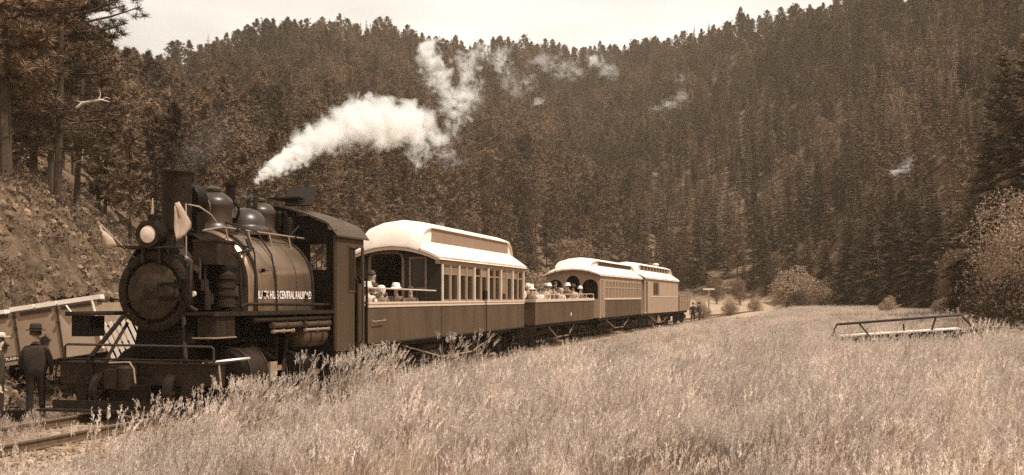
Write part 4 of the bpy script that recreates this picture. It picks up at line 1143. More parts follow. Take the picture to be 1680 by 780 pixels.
# riders on the open deck of the first coach
def on(fr, x, y, z): return fr(x, y, z)
FL1 = 1.10
hd = -math.atan(.253)
person("smiling woman in light blouse and pale hat standing at the front of the open deck", CW1(1.02, .95, FL1 - .28), R(10) + hd, A_RAIL, top=.42, legs=.3, h=1.70, hat='sun', hatc=.55, wide=.9)
person("man in a dark suit standing before the coach doorway behind the deck riders", CW1(.35, 3.0, FL1), R(60), A_HIP, top=.07, legs=.05, h=1.80, hair=True, wide=1.1)
person("seated rider with a pale pointed headscarf on the open deck", CW1(1.0, 2.0, FL1 + .06), R(8), {**A_RAIL, 'sit': True}, top=.12, legs=.05, h=1.7, hat='scarf', hatc=.6, wide=.95)
person("seated rider in white sun hat and dark coat leaning on the open deck rail", CW1(1.04, 3.0, FL1 + .12), R(8), {**A_RAIL, 'sit': True, 'lean': .1}, top=.09, legs=.05, h=1.7, hat='sun', hatc=.72, wide=.95)
person('dark-haired rider in a light shirt seated low behind the deck rail near the doorway', CW1(.3, 4.1, FL1 - .05), R(60), {**A_LAP, 'sit': True}, top=.4, legs=.05, h=1.65)
person('bareheaded rider in a dark coat between the headscarf and sun hat riders', CW1(.55, 2.6, FL1 + .12), R(20), {**A_RAIL, 'sit': True}, top=.03, legs=.03, h=1.75, wide=1.15)
person('rider with bare head and brown jacket low behind the deck rail by the window', CW1(.9, 4.6, FL1 + .05), R(5), {**A_LAP, 'sit': True}, top=.08, legs=.03, h=1.75)
mb = MB(); mb.box(.45, 1.25, 2.25, 2.7, 1.46, 1.52); mb.box(.45, 1.25, 3.15, 3.6, 1.46, 1.52); mb.box(.5, .58, 2.3, 3.5, 1.1, 1.46); mb.box(1.12, 1.2, 2.3, 3.5, 1.1, 1.46); mb.build('deck_bench', m_wood, COA)
# the crowd in the open gondola: every rider told apart by hat, clothes and place
GR = [(-1.0, .9, 'sun', .70, .30, 'white sun hat and tan shirt far front corner of the open car'),
      (-.45, .9, None, .5, .12, 'dark hair and dark shirt in the front row of the open car'),
      (.55, .9, 'cap', .06, .50, 'dark cap and white shirt in the front row of the open car'),
      (1.05, 1.0, 'sun', .60, .16, 'pale brimmed hat and brown jacket nearest the front post of the open car'),
      (-.8, 2.15, None, .5, .45, 'bare head and pale blouse far side, second row of the open car'),
      (.45, 2.15, 'scarf', .65, .2, 'white headscarf in the second row of the open car'),
      (1.05, 2.3, None, .5, .55, 'dark hair and white shirt second row by the open car rail'),
      (-.5, 3.4, 'cap', .6, .10, 'white cap and dark jacket in the third row of the open car'),
      (.9, 3.4, 'fedora', .35, .30, 'tan brimmed hat in the third row of the open car'),
      (.4, 4.65, None, .5, .5, 'bare head and white blouse in the middle row of the open car'),
      (1.05, 4.6, 'cap', .05, .14, 'black cap and brown coat middle row by the open car rail'),
      (-.9, 4.65, 'sun', .6, .4, 'pale sun hat in the middle row, far side, of the open car'),
      (.95, 5.9, 'scarf', .35, .45, 'tan headscarf and light coat in the fifth row of the open car'),
      (-.3, 5.9, None, .5, .3, 'dark hair and tan shirt in the fifth row of the open car'),
      (1.0, 7.1, 'sun', .75, .1, "bright white hat and dark dress by the rail near the open car end"),
      (.35, 7.1, None, .5, .6, 'dark hair and bright white shirt in the sixth row of the open car'),
      (-.4, 1.5, 'sun', .55, .5, 'wide tan sun hat between the first two rows of the open car'),
      (-1.0, 3.0, 'scarf', .7, .3, 'white headscarf on the far side of the third row of the open car'),
      (.3, 3.0, None, .5, .08, 'dark hair and black coat in the third row of the open car'),
      (-.2, 4.1, 'fedora', .2, .4, 'brown hat and pale shirt on the aisle amidships in the open car'),
      (.5, 5.4, 'sun', .8, .25, 'very white hat on the aisle behind the middle row of the open car'),
      (-.95, 5.4, None, .5, .5, 'bare head and light shirt on the far side behind the middle row'),
      (.3, 6.4, 'cap', .3, .08, 'tan cap and black jacket near the sixth row of the open car'),
      (-.8, 6.9, 'sun', .6, .35, 'pale hat on the far side of the sixth row of the open car'),
      (.2, 8.2, None, .5, .45, 'dark hair and white shirt in the rear row of the open car'),
      (.9, 8.4, 'fedora', .08, .35, 'dark brimmed hat and light jacket in the rear row of the open car')]
for i, (x, y, hat, hc, tp, lb) in enumerate(GR):
    person('rider with ' + lb, GW(min(x, .96), y, 1.27 + .08 * ((i * 7) % 3)), R(rnd.uniform(-40, 12)), {**A_LAP, 'sit': True}, top=tp, legs=.06, h=rnd.uniform(1.62, 1.75), hat=hat, hatc=hc)
person("bareheaded standing rider in brown shirt under the middle arch behind the open car", GW(-.25, 9.3, 1.1), R(10), A_HANG, top=.2, legs=.06, h=1.78, hat=None)
person("standing rider in pointed white hat and tan coat at the rear of the open car", GW(.35, 9.2, 1.1), R(-10), A_RAIL, top=.3, legs=.06, h=1.68, hat='scarf', hatc=.75)
person("sideways standing rider in white hat at the near rear corner of the open car", GW(1.0, 9.4, 1.02), R(60), A_RAIL, top=.12, legs=.06, h=1.6, hat='sun', hatc=.7)
person('standing child in a white shirt between the rear riders of the open car', GW(-.8, 8.9, 1.06), R(0), A_HANG, top=.6, legs=.3, h=1.5, hat='cap', hatc=.7)
# two people on the ground at the tail of the train
person('walking figure in dark clothes on the track side at the tail of the train', (14.9, 88.6, gz(14.9, 88.6)), R(-20), {**A_HANG, 'stride': .2}, top=.02, legs=.02, h=1.78)
person('second dark figure, a step to the right, at the tail of the train', (15.6, 89.6, gz(15.6, 89.6)), R(40), {**A_HANG, 'stride': .15}, top=.03, legs=.02, h=1.72, hat='cap', hatc=.03)
# ------------------------------------------------------------------ terrain
ths = np.concatenate([np.linspace(-math.pi, -.62, 60, endpoint=False), np.linspace(-.62, .62, 420, endpoint=False), np.linspace(.62, math.pi, 60, endpoint=False)])
rs = np.concatenate([[0.0], np.geomspace(1.0, 60, 190), np.geomspace(61, 700, 140)])
TH, RG = np.meshgrid(ths, rs)
GX = RG * np.sin(TH); GY = RG * np.cos(TH)
GZ = ground(GX, GY)
nT = len(ths); nR = len(rs)
V = np.stack([GX, GY, GZ], -1).reshape(-1, 3)
I, J = np.meshgrid(np.arange(nR - 1), np.arange(nT), indexing='ij')
J2 = (J + 1) % nT
F = np.stack([I * nT + J, I * nT + J2, (I + 1) * nT + J2, (I + 1) * nT + J], -1).reshape(-1, 4)[:, ::-1]
def ground_mat():
    m = bpy.data.materials.new('meadow_soil'); m.use_nodes = True
    t = m.node_tree; b = t.nodes['Principled BSDF']; b.inputs['Roughness'].default_value = .95; b.inputs['Specular IOR Level'].default_value = .1
    at = t.nodes.new('ShaderNodeAttribute'); at.attribute_name = 'cover'
    geo = t.nodes.new('ShaderNodeNewGeometry')
    def noise(s, d=6):
        n = t.nodes.new('ShaderNodeTexNoise'); n.inputs['Scale'].default_value = s; n.inputs['Detail'].default_value = d; n.inputs['Roughness'].default_value = .7
        t.links.new(geo.outputs['Position'], n.inputs[0]); return n
    def ramp(n, a0, a1, p0=.35, p1=.65):
        r = t.nodes.new('ShaderNodeValToRGB'); r.color_ramp.elements[0].position = p0; r.color_ramp.elements[1].position = p1
        r.color_ramp.elements[0].color = (*sep(a0), 1); r.color_ramp.elements[1].color = (*sep(a1), 1); t.links.new(n.outputs[0], r.inputs[0]); return r
    n1 = noise(.9); n2 = noise(6.0); n3 = noise(.25)
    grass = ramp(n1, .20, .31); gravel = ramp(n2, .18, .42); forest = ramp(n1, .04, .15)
    spl = t.nodes.new('ShaderNodeSeparateColor'); t.links.new(at.outputs['Color'], spl.inputs[0])
    def mix(f, a, c):
        x = t.nodes.new('ShaderNodeMix'); x.data_type = 'RGBA'; t.links.new(f, x.inputs[0]); t.links.new(a, x.inputs[6]); t.links.new(c, x.inputs[7]); return x.outputs[2]
    c = mix(spl.outputs[0], grass.outputs[0], gravel.outputs[0])
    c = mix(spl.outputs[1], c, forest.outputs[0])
    t.links.new(c, b.inputs['Base Color'])
    bp = t.nodes.new('ShaderNodeBump'); bp.inputs['Strength'].default_value = .9; bp.inputs['Distance'].default_value = .12
    t.links.new(n2.outputs[0], bp.inputs['Height']); t.links.new(bp.outputs[0], b.inputs['Normal'])
    return m
me = np_mesh('ground', V, F, ground_mat(), smooth=True)
vv, zt, ss = track_near(GX, GY)
thp = 840 + FPX * np.tan(np.clip(TH, -1.1, 1.1))
rbg = np.interp(thp, BX, RB)
gravel = 1 - sstep((np.abs(vv) - 1.7) / .8)
far_path = sstep((GY - 88) / 8) * (1 - sstep((np.abs(vv - 2) - 3.5) / 1.5)) * .3
left_near = sstep((-vv) / .3) * (1 - sstep((-vv - 3.0) / 2.0)) * .8 * (GY < 24)
farside_shade = sstep((-vv - 1.5) / .5) * sstep((GY - 24) / 3) * (1 - sstep((GY - 85) / 10))  # ground beyond the track painted dark, as shade seen beneath the train
lowleft = (1 - sstep((np.abs(vv - 1.2) - 1.0) / .8)) * (GY < 17.5)
far_path = far_path * (RG < rbg + 1)
gravel = gravel * (RG < rbg + 3) * np.interp(GY, [95, 125], [1, .3])
gravel = np.clip(np.maximum.reduce([gravel, far_path, left_near, lowleft]), 0, 1)
forest = np.maximum(sstep((RG - rbg + 1) / 5), farside_shade)  # forest floor, plus the shade painted on the far side
ca = me.color_attributes.new('cover', 'FLOAT_COLOR', 'POINT')
ca.data.foreach_set('color', np.stack([gravel, forest, gravel * 0, gravel * 0 + 1], -1).astype(np.float32).reshape(-1))
g_ = link('ground', me); tag(g_, kind='structure')

# ------------------------------------------------------------------ railway track
m_rail = mat('rusty_rail', .07, rough=.5, var=.3, scale=10)
m_railtop = mat('polished_rail_top', .40, rough=.3, var=.1, metal=.6, spec=.6)
m_tie = mat('old_sleeper_wood', .20, rough=.95, var=.35, scale=6, bump=.4)
TRKO = empty('railway_track', (0, 0, 0), 0, 'single railway track with worn steel rails under the train, emerging at the lower left corner', 'railway track')
samp = []
for a, b in zip(TR[1:-5], TR[2:-4]):
    L_ = math.hypot(b[0] - a[0], b[1] - a[1]); n = max(1, int(L_ / 1.5))
    for k in range(n): samp.append(a + (b - a) * k / n)
samp = np.array(samp)
tg = np.gradient(samp[:, :2], axis=0); tg /= np.linalg.norm(tg, axis=1)[:, None]
nrm = np.stack([tg[:, 1], -tg[:, 0]], -1)
for s in (1, -1):
    c = samp[:, :2] + nrm * .755 * s
    prof = [(-.07, -.15), (.07, -.15), (.07, -.135), (.012, -.12), (.012, -.035), (.036, -.03), (.036, 0), (-.036, 0), (-.036, -.03), (-.012, -.035), (-.012, -.12), (-.07, -.135)]
    mb = MB(); vs = []; n = len(prof)
    for i in range(len(c)): vs += [(c[i, 0] + nrm[i, 0] * p, c[i, 1] + nrm[i, 1] * p, samp[i, 2] - .0 + q) for p, q in prof]
    fs = []; ms = []
    for i in range(len(c) - 1):
        for k in range(n): fs.append((i * n + k, i * n + (k + 1) % n, (i + 1) * n + (k + 1) % n, (i + 1) * n + k)); ms.append(1 if k == 6 else 0)
    mb.add(vs, fs); mb.m = ms; mb.build('rail', [m_rail, m_railtop], TRKO)
tie = MB().box(-1.25, 1.25, -.11, .11, -.32, -.155).mesh('sleeper', m_tie)
d_ = 0
for i in range(75):
    u = -20 + i * .62
    x, y = eng(u) if u < 6.5 else (-4.95 + (u - 6.8) * .2457, 27.05 + (u - 6.8) * .9693)
    z = float(track_near(np.array([x]), np.array([y]))[1][0])
    o = link('sleeper', tie, TRKO, (x, y, z)); o.rotation_euler = (0, 0, head + rnd.uniform(-.02, .02))

# ------------------------------------------------------------------ foliage builders
def tris_to_mesh(name, T, mats, mi=None):
    T = np.asarray(T, dtype=np.float32).reshape(-1, 3, 3)
    return np_mesh(name, T.reshape(-1, 3), np.arange(len(T) * 3).reshape(-1, 3), mats, mi)
def spruce_tris(seed, h, levels, nb, sub, rad=.2, droop=.45, base=.07):
    r = np.random.RandomState(seed); out = []
    for i in range(levels):
        f = i / (levels - 1)
        z = h * (base + (1 - base) * (f ** .92)) * .985
        Rr = rad * h * ((1 - f) ** .85) * (.8 + .35 * r.rand()) + .02 * h
        n = max(3, int(nb * (1 - .55 * f)))
        for k in range(n):
            az = 2 * math.pi * (k + r.rand() * .9) / n
            L = Rr * (.65 + .5 * r.rand()); d = np.array([math.cos(az), math.sin(az), 0]); s = np.array([-d[1], d[0], 0])
            dz = -droop * L * (.6 + .8 * r.rand()) * (1 - f * .9) + f * L * .5
            for j in range(sub):
                t = (j + .4 + .5 * r.rand()) / sub
                p = d * L * t + np.array([0, 0, z + dz * t ** 1.4])
                sg = 1 if j % 2 else -1
                w = L * (.55 * (1 - t) + .22) * (.7 + .5 * r.rand())
                tip = p + (d * .55 + s * sg * .6) * w + np.array([0, 0, -.35 * w * r.rand()])
                if r.rand() < .55: b1 = p - d * w * .1 + np.array([0, 0, .16 * w]); b2 = p + d * w * .12 - np.array([0, 0, .34 * w])
                else: b1 = p - d * w * .22 + np.array([0, 0, .05 * w]); b2 = p + d * w * .30 - np.array([0, 0, .28 * w * r.rand()])
                out.append((b1, b2, tip))
            out.append((d * L * .2 + s * L * .1 + [0, 0, z], d * L * .2 - s * L * .1 + [0, 0, z], d * L * 1.08 + [0, 0, z + dz]))
    out.append(([.03 * h * .4, 0, h * .94], [-.03 * h * .4, .01, h * .94], [0, 0, h * 1.03]))
    return out
def cluster(out, r, c, rad, n, long=.5):
    for _ in range(n):
        d = r.normal(size=3); d /= np.linalg.norm(d) + 1e-6; d[2] = d[2] * .75 + .12
        e = r.normal(size=3); e = np.cross(d, e); e /= np.linalg.norm(e) + 1e-6
        p = c + d * rad * .30 * r.rand(); q = c + d * rad * (.75 + .4 * r.rand())
        out.append((p + e * rad * long * .5, p - e * rad * long * .5, q))
def pine_parts(seed, h, nbr, ncl, ntri, crad, cbase=.35, width=.2, limbs=True, sparse=0.0, long=.5, thick=.012):
    r = np.random.RandomState(seed); out = []; wood = MB()
    bend = r.normal(size=2) * .012 * h
    def ax(z): return np.array([bend[0] * math.sin(z / h * 3), bend[1] * math.sin(z / h * 2.4), z])
    wood.tube([ax(z) for z in np.linspace(-.4, h * .97, 9)], [h * thick * (1 - .85 * i / 8) + .012 for i in range(9)], 7)
    for i in range(nbr):
        f = (i + r.rand()) / nbr
        if r.rand() < sparse: continue
        z = h * (cbase + (1 - cbase) * f)
        prof = math.sin(math.pi * min(1, (.18 + f * .86))) ** .6
        L = h * width * prof * (.55 + .65 * r.rand())
        az = r.rand() * 6.283; d = np.array([math.cos(az), math.sin(az), .28 + .5 * r.rand() * f - (.25 if f < .3 else 0)])
        a = ax(z * .985)
        e = a + d * L
        if limbs: wood.tube([a, a + d * L * .5 + [0, 0, -.03 * L], e], [h * .0045, h * .003, h * .0015], 4)
        for k in range(ncl):
            t = .35 + .65 * (k + .5) / ncl
            c = a + d * L * t + r.normal(size=3) * L * .14
            cluster(out, r, c, crad * (.7 + .6 * r.rand()), ntri, long)
    cluster(out, r, ax(h * .97), crad, ntri * 2, long)
    return out, wood
def leafy_tris(seed, h, w, n, leaf, lobes=9):
    """broad-leaved bush: leaves gathered on uneven lobes"""
    r = np.random.RandomState(seed); out = []
    L = []
    for k in range(lobes):
        a = r.rand() * 6.283; rr = w * .34 * math.sqrt(r.rand()); zz = h * (.22 + .58 * r.rand())
        L.append((np.array([math.cos(a) * rr, math.sin(a) * rr, zz]), (w * .25 + .1 * w * r.rand()) * (1.15 - .5 * zz / h)))
    for _ in range(n):
        c, rad = L[r.randint(lobes)]
        d = r.normal(size=3); d /= np.linalg.norm(d)
        p = c + d * rad * (.65 + .45 * r.rand() ** .5) * np.array([1, 1, .9])
        if p[2] < .1: p[2] = .1 + .3 * r.rand()
        e = r.normal(size=3); e /= np.linalg.norm(e); g = np.cross(e, d); g /= np.linalg.norm(g) + 1e-6
        s = leaf * (.6 + .8 * r.rand())
        out.append((p - e * s * .5, p + g * s * .35, p + e * s * .6)); out.append((p - e * s * .5, p + e * s * .6, p - g * s * .35))
    wood = MB()
    for k in range(7):
        a = r.rand() * 6.283; wood.tube([(0, 0, -.2), (math.cos(a) * w * .1, math.sin(a) * w * .1, h * .3), (math.cos(a) * w * .28, math.sin(a) * w * .28, h * .75)], [h * .02, h * .012, h * .004], 5)
    return out, wood
m_spruce = mat('spruce_needles', .070, rough=.85, var=.4, scale=.8, obj_rand=.45, spec=.15)
m_pine = mat('pine_needles', .085, rough=.85, var=.4, scale=.9, obj_rand=.40, spec=.15)
m_aspen = mat('pale_leaves', .12, rough=.8, var=.3, scale=1.0, obj_rand=.25, trans=.25, spec=.2)
m_willow = mat('bright_leaves', .26, rough=.8, var=.15, scale=1.3, obj_rand=.15, trans=.25, spec=.2)
m_darkleaf = mat('dark_leaves', .05, rough=.8, var=.4, scale=1.3, obj_rand=.15, spec=.2)
m_darkneedle = mat('dark_spruce_needles', .042, rough=.85, var=.4, scale=.8, obj_rand=.15, spec=.1)
m_bark = mat('bark', .035, rough=.95, var=.4, scale=7, bump=.5)
m_palebark = mat('pale_bark', .30, rough=.9, var=.3, scale=7)

def two(name, T, wood, mc, mw=None):
    cr_ = tris_to_mesh(name + '_crown', T, mc)
    tr_ = wood.mesh(name + '_trunk', mw or m_bark)
    return cr_, tr_
def joined(name, T, wood, mc, mw=None):
    """crown and trunk in one mesh, for the trees too far off to be objects"""
    T = np.asarray(T, dtype=np.float32).reshape(-1, 3)
    fs = [tuple(range(3 * i, 3 * i + 3)) for i in range(len(T) // 3)]
    o = len(T); me = bpy.data.meshes.new(name)
    me.from_pydata([tuple(p) for p in T] + wood.v, [], fs + [tuple(i + o for i in f) for f in wood.f])
    me.materials.append(mc); me.materials.append(mw or m_bark)
    me.polygons.foreach_set('material_index', [0] * len(fs) + [1] * len(wood.f)); me.update()
    return me
def stem(h, r): return MB().tube([(0, 0, -.5), (0, 0, h * .5), (0, 0, h * .93)], [r, r * .6, .02], 5)
# middle-distance kinds (unit: metres, about 10 m high)
KIN = []                                        # (name, crown mesh, trunk mesh, joined mesh)
for s in range(3):
    T = spruce_tris(20 + s, 11, 24, 9, 7, rad=.13 + .015 * s); wd = stem(11, .13)
    KIN.append(('spruce_tree', *two('spruce%d' % s, T, wd, m_spruce), joined('spruce_far%d' % s, T, wd, m_spruce)))
for s in range(4):
    T, wd = pine_parts(40 + s, 10, 54, 4, 18, .50, cbase=.20 + .06 * s, width=.16 + .02 * s, limbs=False, long=.20)
    KIN.append(('pine_tree', *two('pine%d' % s, T, wd, m_pine), joined('pine_far%d' % s, T, wd, m_pine)))
for s in range(2):
    T, wd = leafy_tris(60 + s, 8, 6, 900, .42, 8)
    KIN.append(('broadleaf_tree', *two('aspen%d' % s, T, wd, m_aspen, m_palebark), joined('aspen_far%d' % s, T, wd, m_aspen, m_palebark)))
m_youngneedle = mat('young_needles', .15, rough=.85, var=.3, scale=.9, obj_rand=.3, spec=.15)
for s in range(2):
    T = spruce_tris(70 + s, 9, 20, 9, 6, rad=.15); KIN.append(('spruce_tree', *two('young_spruce%d' % s, T, stem(9, .1), m_youngneedle), joined('young_spruce_far%d' % s, T, stem(9, .1), m_youngneedle)))
def place_tree(name, crown, trunk, x, y, s, rz, label, cat='tree', group=None, sz=None, lean=0.0):
    o = empty(name, (x, y, gz(x, y) - .1), rz, label, cat, group); o.scale = (s, s, sz or s); o.rotation_euler = (lean, 0, rz)
    link('crown', crown, o); link('trunk', trunk, o)
    return o
def at_px(px, r):
    k = (px - 840) / FPX; th = math.atan(k); return r * math.sin(th), r * math.cos(th)

# ------------------------------------------------------------------ trees one can tell apart
def hero_pine(seed, h, nbr, ncl, ntri, crad, **kw):
    T, wd = pine_parts(seed, h, nbr, ncl, ntri, crad, **kw); return two('near_pine', T, wd, m_pine)
hp = [hero_pine(101, 17, 110, 9, 60, .36, cbase=.17, width=.16, long=.10), hero_pine(102, 15, 62, 7, 46, .36, cbase=.16, width=.15, sparse=.2, long=.09, thick=.009), hero_pine(103, 13, 100, 8, 50, .42, cbase=.10, width=.19, long=.09)]
for (px, r, k, h, lb) in [(10, 38, 0, 1.0, 'tall thick-trunked pine at the left edge, crown cut off by the picture top'),
                          (94, 41, 1, 1.0, 'slender pine on the bank with a sparse top open to the sky'),
                          (84, 45, 1, .93, 'thin-stemmed pine just left of the sparse-topped pine on the bank'),
                          (124, 50, 1, .98, 'bushy pine behind the slanting flag staff, its feathery top against the sky'),
                          (-35, 44, 0, .95, 'dark pine cut off by the left edge of the picture'),
                          (55, 54, 2, 1.15, 'dense dark pine filling the gap between the left-hand trunks'),
                          (172, 62, 2, .62, 'low-branched pine at the right end of the bank')]:
    x, y = at_px(px, r); place_tree('pine_tree', *hp[k], x, y, h, rnd.uniform(0, 6), lb, lean=rnd.uniform(-.02, .03))
T = spruce_tris(201, 17, 44, 15, 11, rad=.19, droop=.5); hs = two('near_spruce', T, stem(17, .22), m_darkneedle)
T = spruce_tris(202, 12, 34, 12, 9, rad=.2, droop=.45); hs2 = two('mid_spruce', T, stem(12, .16), m_darkneedle)
T, wd = leafy_tris(301, 7.5, 5.8, 20000, .105, 26); hb = two('near_bush', T, wd, m_willow)
T, wd = leafy_tris(302, 6, 5.5, 6000, .2, 14); hb2 = two('mid_bush', T, wd, m_willow)
T, wd = leafy_tris(303, 4, 4.5, 3800, .16, 9); hd_ = two('dark_bush', T, wd, m_darkleaf)
T, wd = leafy_tris(304, 8, 5.5, 6500, .2, 16); ha = two('mid_aspen', T, wd, m_aspen, m_palebark)
for (nm, ms, px, r, s, lb, cat) in [
    ('spruce_tree', hs, 1648, 84, 1.12, 'tall dark spruce rising behind the pale bush at the right edge', 'tree'),
    ('spruce_tree', hs, 1700, 72, 1.1, 'tallest dark spruce, half cut off by the right edge', 'tree'),
    ('spruce_tree', hs2, 1612, 98, 1.1, 'spruce to the left of the tall dark one near the right edge', 'tree'),
    ('leafy_bush', hb, 1706, 58, 1.02, 'large pale-leaved bush filling the right edge above the meadow', 'bush'),
    ('leafy_bush', hd_, 1668, 53, .85, 'dark low bush at the foot of the large pale bush, right edge', 'bush'),
    ('broadleaf_tree', ha, 1592, 92, .88, 'rounded grey-leaved tree left of the large pale bush', 'tree'),
    ('broadleaf_tree', ha, 1560, 100, .62, 'smaller rounded tree at the left foot of the grey-leaved tree', 'tree'),
    ('spruce_tree', hs2, 1393, 138, 1.0, 'dark pointed spruce just right of the pale willow clump', 'tree'),
    ('spruce_tree', hs2, 1428, 130, 1.02, 'dark spruce, second right of the pale willow clump', 'tree'),
    ('spruce_tree', hs2, 1462, 132, 1.15, 'spruce above the left end of the plank platform', 'tree'),
    ('spruce_tree', hs2, 1503, 116, 1.05, 'broad black spruce with branches down to the meadow, above the middle of the plank platform', 'tree'),
    ('spruce_tree', hs2, 1536, 112, .95, 'spruce standing between the broad black spruce and the rounded trees', 'tree'),
    ('spruce_tree', hs2, 1355, 146, .8, 'half-hidden spruce behind the willow clump', 'tree'),
    ('leafy_bush', hb2, 1292, 140, .95, 'tallest pale willow bush at the meadow edge, left of the clump', 'bush'),
    ('leafy_bush', hb2, 1322, 143, .78, 'pale willow bush in the middle of the clump at the meadow edge', 'bush'),
    ('leafy_bush', hb2, 1352, 138, .7, 'pale willow bush at the right of the clump at the meadow edge', 'bush'),
    ('leafy_bush', hd_, 1312, 136, .62, 'small dark bush in front of the pale willow clump', 'bush'),
    ('leafy_bush', hb2, 1151, 102, .36, 'small bright shrub just right of the last wagon', 'bush'),
    ('leafy_bush', hb2, 1198, 122, .36, 'low bright shrub beside the curving embankment', 'bush'),
    ('leafy_bush', hb2, 1238, 150, .42, 'low pale shrub at the forest foot before the willow clump', 'bush'),
    ('leafy_bush', ha, 1214, 156, .5, 'grey shrub against the forest foot beyond the embankment', 'bush'),
    ('leafy_bush', ha, 1176, 150, .5, 'grey rounded shrub behind the crossbar post', 'bush'),
    ('leafy_bush', hb2, 874, 88, .62, 'pale bush seen through the gap between the first coach and the open car', 'bush'),
    ('broadleaf_tree', ha, 935, 112, 1.0, 'pale rounded tree above the front of the arched-end coach', 'tree'),
    ('leafy_bush', hb2, 1455, 96, .3, 'tawny low shrub in the far meadow left of the broad black spruce', 'bush'),
    ('leafy_bush', hb2, 1540, 88, .26, 'tawny low shrub in the far meadow near the leaning post', 'bush'),
    ('leafy_bush', hd_, 38, 30.5, .42, 'dark shrub on the bank above the pale wagon', 'bush'),
    ('leafy_bush', hd_, 158, 34, .36, 'dark shrub on the bank below the slanting flag', 'bush')]:
    x, y = at_px(px, r); place_tree(nm, *ms, x, y, s, rnd.uniform(0, 6), lb, cat)

# ------------------------------------------------------------------ hillside forest
sp = 3.7
gx, gy = np.meshgrid(np.arange(-330, 340, sp), np.arange(15, 640, sp))
gx = gx.ravel() + nr.uniform(-.45, .45, gx.size) * sp; gy = gy.ravel() + nr.uniform(-.45, .45, gy.size) * sp
k = gx / np.maximum(gy, 1); px = 840 + FPX * k; r = np.hypot(gx, gy)
rb = np.interp(px, BX, RB); rr = np.interp(px, BX, RR)
start = rb + np.interp(px, [0, 180, 330, 450, 700, 1600, 1700], [26, 18, 8, 2, 0, 4, 14])
ok = (np.abs(k) < .60) & (r > start) & (r < rr * 1.16)
thin = vnoise(gx, gy, .035, 21)
ok &= nr.rand(gx.size) < .97 - .5 * sstep((thin - .22) / .15)
v_, _, _ = track_near(gx, gy); ok &= (np.abs(v_) > 6) | (r > rb + 4)
gx, gy, px, r, rb, rr = [a[ok] for a in (gx, gy, px, r, rb, rr)]
zz = ground(gx, gy)
patch = vnoise(gx, gy, .02, 31) + .3 * vnoise(gx, gy, .12, 32)
rel = (r - rb) / (rr - rb)
pspruce = np.clip(sstep((px - 850) / 350) * (1.1 - .9 * rel) + patch * .8, 0, 1)
u = nr.rand(len(gx))
is_sp = u < pspruce * .9
pale = (nr.rand(len(gx)) < .03 + .30 * sstep((vnoise(gx, gy, .03, 41) - .20) / .12) * sstep((px - 900) / 200)) & (rel < .75)
pick = np.where(pale, 7 + nr.randint(0, 2, len(gx)), np.where(is_sp, nr.randint(0, 3, len(gx)), 3 + nr.randint(0, 4, len(gx))))
strip = np.exp(-((rel - np.interp(px, [1050, 1250, 1560], [.10, .22, .62])) / .13) ** 2) * sstep((px - 1000) / 150) * sstep((1640 - px) / 80)
pick = np.where((nr.rand(len(gx)) < .75 * strip) & ~pale, 9 + nr.randint(0, 2, len(gx)), pick)
late = (nr.rand(len(gx)) < .10 + .25 * sstep((vnoise(gx, gy, .05, 77) - .1) / .2)) & ~pale
pick = np.where(late & (rel > .15), 9 + nr.randint(0, 2, len(gx)), pick)
s = (.62 + .45 * nr.rand(len(gx))) * np.where(pale, .75, 1.0) * np.interp(r, [30, 120, 500], [.95, 1.0, 1.15])
s = s * (1 + .35 * vnoise(gx, gy, .05, 44))
sz = s * nr.uniform(.9, 1.2, len(gx))
rotv = nr.uniform(0, 6.28, len(gx))
inview = np.abs(px - 840) < 850
order = np.argsort(np.where(inview, r / s, 1e6))
near = order[:255]; rest = order[255:]
KNM = {'pine_tree': 'pine', 'spruce_tree': 'narrow spruce', 'broadleaf_tree': 'pale leafy tree'}
WHERE = [(60, 'on the bank behind the pale wagon'), (260, 'between the bank and the engine stack'), (400, 'behind the engine stack and domes'), (560, 'behind the engine cab and the start of the steam plume'),
         (720, 'low on the slope behind the front half of the first coach'), (880, 'low on the slope behind the rear half of the first coach'), (1060, 'above the roof of the arched-end coach'),
         (1200, 'low on the slope above the tail of the train'), (1380, 'at the forest foot behind the willow clump'), (1540, 'at the forest foot above the plank platform'), (9999, 'on the slope behind the big bush at the right edge')]
for i in near:
    nm, cr_, tr_, _ = KIN[pick[i]]
    wh = next(t_ for lim, t_ in WHERE if px[i] < lim)
    o = empty(nm, (gx[i], gy[i], zz[i] - .2), rotv[i], KNM[nm] + ' ' + wh, 'tree', KNM[nm] + 's ' + wh); o.scale = (s[i], s[i], sz[i])
    link('crown', cr_, o); link('trunk', tr_, o)
P = np.stack([gx, gy, zz - .2], -1)[rest]
fo = scatter('hillside_forest', P, np.stack([0 * rotv, 0 * rotv, rotv], -1)[rest], np.stack([s, s, sz], -1)[rest], pick[rest], [q[3] for q in KIN])
tag(fo, 'dense conifer forest covering both hillsides up to the skyline', 'forest', kind='stuff')
print('TREES', len(gx))

